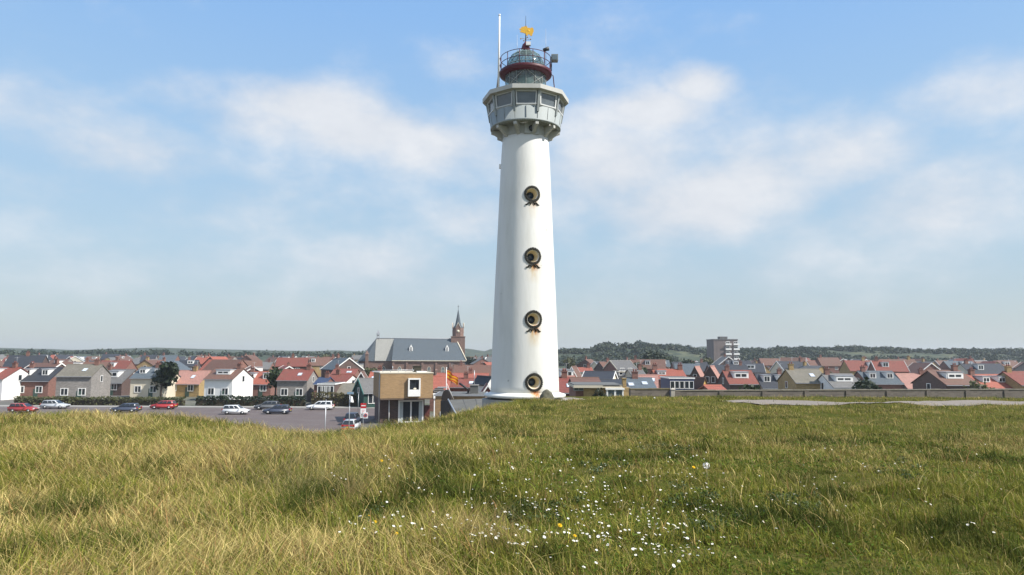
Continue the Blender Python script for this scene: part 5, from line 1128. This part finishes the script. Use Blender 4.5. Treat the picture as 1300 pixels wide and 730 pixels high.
def colours(n, dry, dark, tint):
    """each blade green, olive, straw or reddish brown; tint is shared by the blades of one tuft"""
    g1, g2, g3 = np.array([.085,.140,.018]), np.array([.185,.185,.030]), np.array([.235,.205,.042]); s1, s2, s3 = np.array([.31,.225,.075]), np.array([.52,.41,.18]), np.array([.27,.15,.065]); dk = np.array([.022,.042,.008])
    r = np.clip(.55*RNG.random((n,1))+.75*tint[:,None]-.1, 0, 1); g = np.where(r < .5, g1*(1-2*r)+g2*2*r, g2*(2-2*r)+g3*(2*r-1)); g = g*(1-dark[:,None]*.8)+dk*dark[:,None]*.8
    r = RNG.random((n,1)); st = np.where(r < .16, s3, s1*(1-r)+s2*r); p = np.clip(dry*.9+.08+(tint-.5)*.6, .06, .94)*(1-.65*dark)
    return np.where((RNG.random(n) < p)[:,None], st, g)*np.exp(RNG.normal(size=(n,1))*.27)*np.array([1.17,1.2,1.12])
def grow(name, label, n, d0, d1, pw, wk, hk, seg):
    x, y = scatter(n, d0, d1, pw); m = n*13//20        # most blades stand in tufts
    nt_ = max(1, n//24); ci = RNG.integers(0, n, nt_); pick = RNG.integers(0, nt_, m); sp = .022+.0038*y[ci][pick]
    ox, oy = RNG.normal(size=m)*sp, RNG.normal(size=m)*sp; x[:m] = x[ci][pick]+ox; y[:m] = y[ci][pick]+oy
    tuft_h = np.exp(RNG.normal(size=n)*.25); tuft_h[:m] = np.exp(RNG.normal(size=nt_)*.38+.05)[pick]; tdir = RNG.uniform(0,2*PI,n); tdir[:m] = np.arctan2(oy, ox)+RNG.normal(size=m)*.7
    tint = RNG.random(n); tint[:m] = RNG.random(nt_)[pick]; base = 2.6+5.5*(fbm(x*.55, y*.55+33, 3)-.5)
    ok = (y < 61.0) & (np.hypot(x-LX, y-LY) > 3.45) & ~((x > 13.6) & (y > path_edges(x)[0]+.2+1.6*fbm(x*.8, y*.8, 3)) & (y < path_edges(x)[1]+.6-1.6*fbm(x*.9+4, y*.9, 3)) & (RNG.random(len(x)) < .93)) & ~((x > LX+2.5) & (x < LX+7.5) & (y > LY-1.6)) & (dune_z(x,y) > TOWN+1.5) & (np.hypot(x-bp.x, y-bp.y) > .45)
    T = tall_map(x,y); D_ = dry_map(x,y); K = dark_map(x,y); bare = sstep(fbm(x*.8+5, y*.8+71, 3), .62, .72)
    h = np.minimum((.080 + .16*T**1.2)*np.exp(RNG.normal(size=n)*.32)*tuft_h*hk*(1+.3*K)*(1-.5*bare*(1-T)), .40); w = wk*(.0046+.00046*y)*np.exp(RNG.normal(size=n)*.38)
    lean = np.abs(RNG.normal(size=n))*.62+.06+.28*T; ld = np.where(RNG.random(n) < .30+.25*T, base+RNG.normal(size=n)*.9, tdir)
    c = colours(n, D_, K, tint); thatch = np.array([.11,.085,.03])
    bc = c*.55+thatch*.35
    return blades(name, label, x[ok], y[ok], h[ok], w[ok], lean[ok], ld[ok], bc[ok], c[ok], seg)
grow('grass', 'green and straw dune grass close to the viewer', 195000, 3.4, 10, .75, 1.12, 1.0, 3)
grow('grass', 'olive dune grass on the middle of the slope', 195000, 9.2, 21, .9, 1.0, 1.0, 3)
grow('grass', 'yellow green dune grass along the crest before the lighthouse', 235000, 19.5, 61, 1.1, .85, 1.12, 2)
# long dry stalks
n = 2600; x, y = scatter(n, 4.2, 34, 1.15); keep = RNG.random(n) < (.18+.82*tall_map(x,y)); x, y = x[keep], y[keep]; n = len(x)
c = np.array([.34,.265,.125])*(.75+.5*RNG.random((n,1))); blades('dry_grass', 'long dry straw coloured grass stalks bending over the dune', x, y, RNG.uniform(.22,.52,n), .0032+.00030*y, RNG.uniform(.4,1.7,n), 2.6+RNG.normal(size=n)*.9, c*.9, c, 5)
XX = []; YY = []
for cx, cy, k in ((494,575,60),(600,690,240),(630,700,200),(545,690,150),(505,610,120),(655,580,90),(450,640,200),(585,560,120)):
    q = [hit(cx+RNG.normal()*9, cy+RNG.normal()*7) for _ in range(8)]; q = [p for p in q if p]; ii = RNG.integers(0, len(q), k)
    XX.append(np.array([q[i].x for i in ii])+RNG.normal(size=k)*.07); YY.append(np.array([q[i].y for i in ii])+RNG.normal(size=k)*.07)
x = np.concatenate(XX); y = np.concatenate(YY); k = len(x); c = np.array([.33,.245,.10])*(.7+.6*RNG.random((k,1)))
blades('dry_grass', 'upright clumps of dry straw coloured grass among the daisies', x, y, RNG.uniform(.25,.55,k), .0035+.0002*y, RNG.uniform(.2,1.2,k), RNG.uniform(0,2*PI,k), c*.85, c, 5)
# marram at the left edge
n = 900; q = [hit(px, py) for px, py in zip(RNG.uniform(300,452,70), RNG.uniform(565,640,70))]; q = [p for p in q if p]; ii = RNG.integers(0, len(q), n)
x = np.array([q[i].x for i in ii])+RNG.normal(size=n)*.14; y = np.array([q[i].y for i in ii])+RNG.normal(size=n)*.14; r = RNG.random((n,1)); c = np.array([.36,.29,.14])*r+np.array([.16,.15,.05])*(1-r)
blades('marram_grass', 'tall pale marram grass arching over at the left of the dune', x, y, RNG.uniform(.35,.7,n), .006+0*x, RNG.uniform(.5,1.5,n), 2.2+RNG.normal(size=n)*.7-1.6*(RNG.random(n) < .5), c*.8, c, 6)
# broad leaved plants in dark patches
pts = []
for px, py, k in ((478,662,16),(500,690,10),(548,592,9),(850,573,10),(868,640,12),(770,590,6),(640,655,6),(700,650,8),(905,665,10),(590,600,6),(250,660,12),(1010,640,12),(1150,600,10),(120,620,8)):
    for _ in range(k):
        p = hit(px+RNG.normal()*20, py+RNG.normal()*8)
        if p: pts.append(p)
cs = [(p.x,p.y,p.z+.05) for p in pts]; V, Fq = leaf_cloud(RNG, cs, [(.15,.15,.06)]*len(cs), 70, .0165, 1, .2)
o = link(bpy.data.objects.new('ground_leaves', np_mesh('ground_leaves', V, Fq, M_leaf('broad_leaves', (.03,.055,.012), (.085,.115,.025), 6)))); tag(o, 'patches of low broad leaved dark green plants in the grass', 'plants', kind='stuff')
n = 66000; x, y = scatter(n, 3.6, 19, 1.0); k_ = (fbm(x*.7+50, y*.7+21, 3) > .47) & (tall_map(x,y) < .62); x, y = x[k_], y[k_]; n = len(x); z = dune_z(x,y)+RNG.uniform(.02,.10,n)
nr = RNG.normal(size=(n,3))*.5+np.array([0,0,1]); t_ = np.cross(nr, RNG.normal(size=(n,3))); t_ /= np.linalg.norm(t_,axis=1)[:,None]; b_ = np.cross(nr, t_); b_ /= np.linalg.norm(b_,axis=1)[:,None]; q = np.stack([x,y,z],1); sz = (.006+.0009*y)[:,None]*RNG.uniform(.6,1.5,(n,1))
V = np.stack([q-t_*sz*1.3, q-b_*sz*.7, q+t_*sz*1.3, q+b_*sz*.7], 1).reshape(-1,3)
r_ = RNG.random((n,1)); c = (np.array([.045,.085,.012])*r_+np.array([.11,.14,.022])*(1-r_))*np.exp(RNG.normal(size=(n,1))*.3); A = np.repeat(np.concatenate([c, np.ones((n,1))],1), 4, 0)
o = link(bpy.data.objects.new('turf_leaves', np_mesh('turf_leaves', V, np.arange(4*n).reshape(-1,4), GR, A))); tag(o, 'small clover like leaves low in the turf between the grass blades', 'plants', kind='stuff')
# daisies and dandelions
def flower_mesh(name, n, rin, rout, wide, mats, cup=.25, layers=1, stem=.1):
    m = MB()
    for L in range(layers):
        for i in range(n):
            a = 2*PI*i/n + L*.3; f = 1-.28*L; ca, sa = math.cos(a), math.sin(a); d = lambda r, w, z: (ca*r-sa*w, sa*r+ca*w, z)
            z0, z1 = .002*L, rout*cup*(.3+.7*L)
            m.add([d(rin*.6,-wide*.5,z0), d(rout*.65*f,-wide,z1*.6), d(rout*f,0,z1), d(rout*.65*f,wide,z1*.6), d(rin*.6,wide*.5,z0)], [(0,1,2,3,4)], 0)
    m.lathe([(.0005,-.002),(rin,.0),(rin*.8,rin*.4),(.0005,rin*.6)], 10, 1); m.tube([(0,0,-.001),(.006,0,-stem*.5),(0,.004,-stem)], .0014, 5, 2)
    return m.mesh(name, mats)
ST = M_('flower_stem', (.07,.11,.025), .7); PET = M_('daisy_petal', (.66,.65,.62), .6, .04, 20); YC = M_('daisy_centre', (.62,.42,.03), .7); DY = M_('dandelion_yellow', (.80,.50,.01), .6, .06, 20)
dm = [flower_mesh('daisy', 13, .0052, .0185, .0042, [PET, YC, ST], c_, 1, .14) for c_ in (.1,.35,.8)]
nd = 0; tries = 0
spots = [(690,650,44,18,26),(720,665,110,60,60),(810,675,90,50,48),(745,700,90,22,28),(710,605,80,30,24),(865,640,55,70,34),(560,640,70,60,24),(500,655,70,50,16),(610,690,60,30,12),(880,600,40,50,10),(1000,650,100,50,18),(1150,640,90,40,8),(330,660,90,40,6)]
for cx, cy, sx, sy, k in spots:
    j = 0
    while j < k and nd < 298:
        px, py = RNG.normal()*sx*.75+cx, RNG.normal()*sy*.75+cy
        if py > 745 or py < 545: continue
        if 400 < cx < 920 and not 400 < px < 940: continue
        p = hit(px, py)
        if p is None or p.y > 17: continue
        hgt = (.085+.16*float(tall_map(np.array([p.x]),np.array([p.y]))[0])**1.2)*RNG.uniform(.95,1.5)+.01; s = RNG.uniform(.5,1.0)
        o = inst('daisy', dm[int(RNG.integers(0,3))], None, (p.x,p.y,p.z+hgt), (R(RNG.uniform(-5,38)), R(RNG.uniform(-10,28)), R(RNG.uniform(-20,60))), (s,s,s))
        tag(o, 'small white daisy with a yellow eye open in the dune grass', 'daisy', 'white daisies in the grass'); nd += 1; j += 1
# the smaller flowers beyond the three hundred
fm = flower_mesh('small_daisy', 9, .006, .018, .005, [PET, YC, ST], .3, 1, .10); V0 = np.array([v.co[:] for v in fm.vertices]); F0 = [tuple(p.vertices) for p in fm.polygons]; I0 = [p.material_index for p in fm.polygons]; sm_ = MB(); j = 0
while j < 520:
    u_ = RNG.random(); px, py = (RNG.uniform(590,930), 560+165*RNG.random()**.8) if u_ < .74 else ((RNG.uniform(420,600), RNG.uniform(585,720)) if u_ < .86 else (RNG.uniform(930,1290), RNG.uniform(570,700)))
    if vnoise(np.array([px/34]), np.array([py/17]))[0] < .47: continue
    p = hit(px, py)
    if p is None or p.y > 21: continue
    j += 1; T_ = float(tall_map(np.array([p.x]),np.array([p.y]))[0]); M = Matrix.Translation((p.x,p.y,p.z+(.085+.16*T_**1.2)*RNG.uniform(.9,1.45)+.01)) @ Euler((R(RNG.uniform(-5,40)), R(RNG.uniform(-12,28)), RNG.uniform(0,6))).to_matrix().to_4x4() @ Matrix.Scale(RNG.uniform(.45,.85)*max(1,(p.y/9)**.35), 4)
    b0 = len(sm_.v); sm_.v += [tuple(M @ Vector(v)) for v in V0]; sm_.f += [tuple(i+b0 for i in f) for f in F0]; sm_.m += I0; sm_.sm += [False]*len(F0)
tag(sm_.build('daisies', [PET, YC, ST]), 'many smaller white daisies sprinkled through the turf', 'daisies', kind='stuff')
bpy.data.meshes.remove(fm)
dd = flower_mesh('dandelion', 22, .006, .023, .003, [DY, DY, ST], .35, 3, .14)
for px, py, s, lab in ((711,690,1.25,'bright yellow dandelion, the larger of two close together among daisies at the bottom'),(730,706,.85,'small yellow dandelion just below the larger one at the bottom'),(476,685,1.0,'yellow dandelion in dark leaves at the lower left'),
        (503,703,.9,'yellow dandelion half hidden in grass, lowest at the left'),(484,595,1.1,'lone yellow dandelion high on the left slope'),(881,606,1.1,'yellow dandelion on the right slope beside the white seed head'),(468,674,.5,'tiny yellow dandelion bud at the lower left')):
    p = hit(px, py+5)
    s *= .82*max(1, p.y/7)**.6; o = inst('dandelion', dd, None, (p.x,p.y,p.z+.205), (R(32),R(14),0), (s,s,s)); tag(o, lab, 'dandelion')
p = hit(897,612); t = thing('dandelion_clock', 'round white dandelion seed head on a pale stalk at the right', 'dandelion', (p.x,p.y,p.z))
V = []; m = MB(); rg = random.Random(2)
for i in range(150):
    d = Vector((rg.gauss(0,1),rg.gauss(0,1),rg.gauss(0,1))).normalized(); e = d.cross(Vector((.3,.5,.8))).normalized(); c = d*.05+Vector((0,0,.24)); m.add([c-e*.008, c+d.cross(e)*.008, c+e*.008, c-d.cross(e)*.008], [(0,1,2,3)])
h_ = m.build('seed_head', M_('seed_fluff', (.72,.70,.66), .9), t); h_['kind'] = 'stuff'
m = MB(); m.tube([(0,0,-.03),(.01,0,.12),(0,0,.235)], .0035, 6); m.build('stalk', M_('pale_stalk', (.42,.36,.22), .8), t); m = MB(); m.ball((0,0,.24), .012, 6); m.build('core', M_('seed_core', (.2,.15,.08), .8), t)
# ------------------------------------------------------------------ air
hz = MB(); hz.box(-2350,2350,-320,2450,TOWN-1.2,36)
hm = bpy.data.materials.new('haze'); hm.use_nodes = True; nt = hm.node_tree; nt.nodes.remove(nt.nodes['Principled BSDF'])
pv = N(nt, 'ShaderNodeVolumePrincipled'); pv.inputs['Color'].default_value = (.86,.92,1,1); pv.inputs['Density'].default_value = .00019; pv.inputs['Anisotropy'].default_value = .2
nt.links.new(pv.outputs[0], nt.nodes['Material Output'].inputs['Volume'])
ho = hz.build('haze', hm); tag(ho, 'thin pale haze over the town and dunes', 'haze', kind='stuff')
# ------------------------------------------------------------------ render settings
scn.render.engine = 'CYCLES'; scn.view_settings.view_transform = 'Standard'; scn.view_settings.look = 'None'; scn.view_settings.exposure = .50; scn.view_settings.gamma = 1
scn.view_settings.use_curve_mapping = False
scn.cycles.max_bounces = 6; scn.cycles.volume_bounces = 0; scn.cycles.transparent_max_bounces = 12; scn.cycles.use_denoising = True
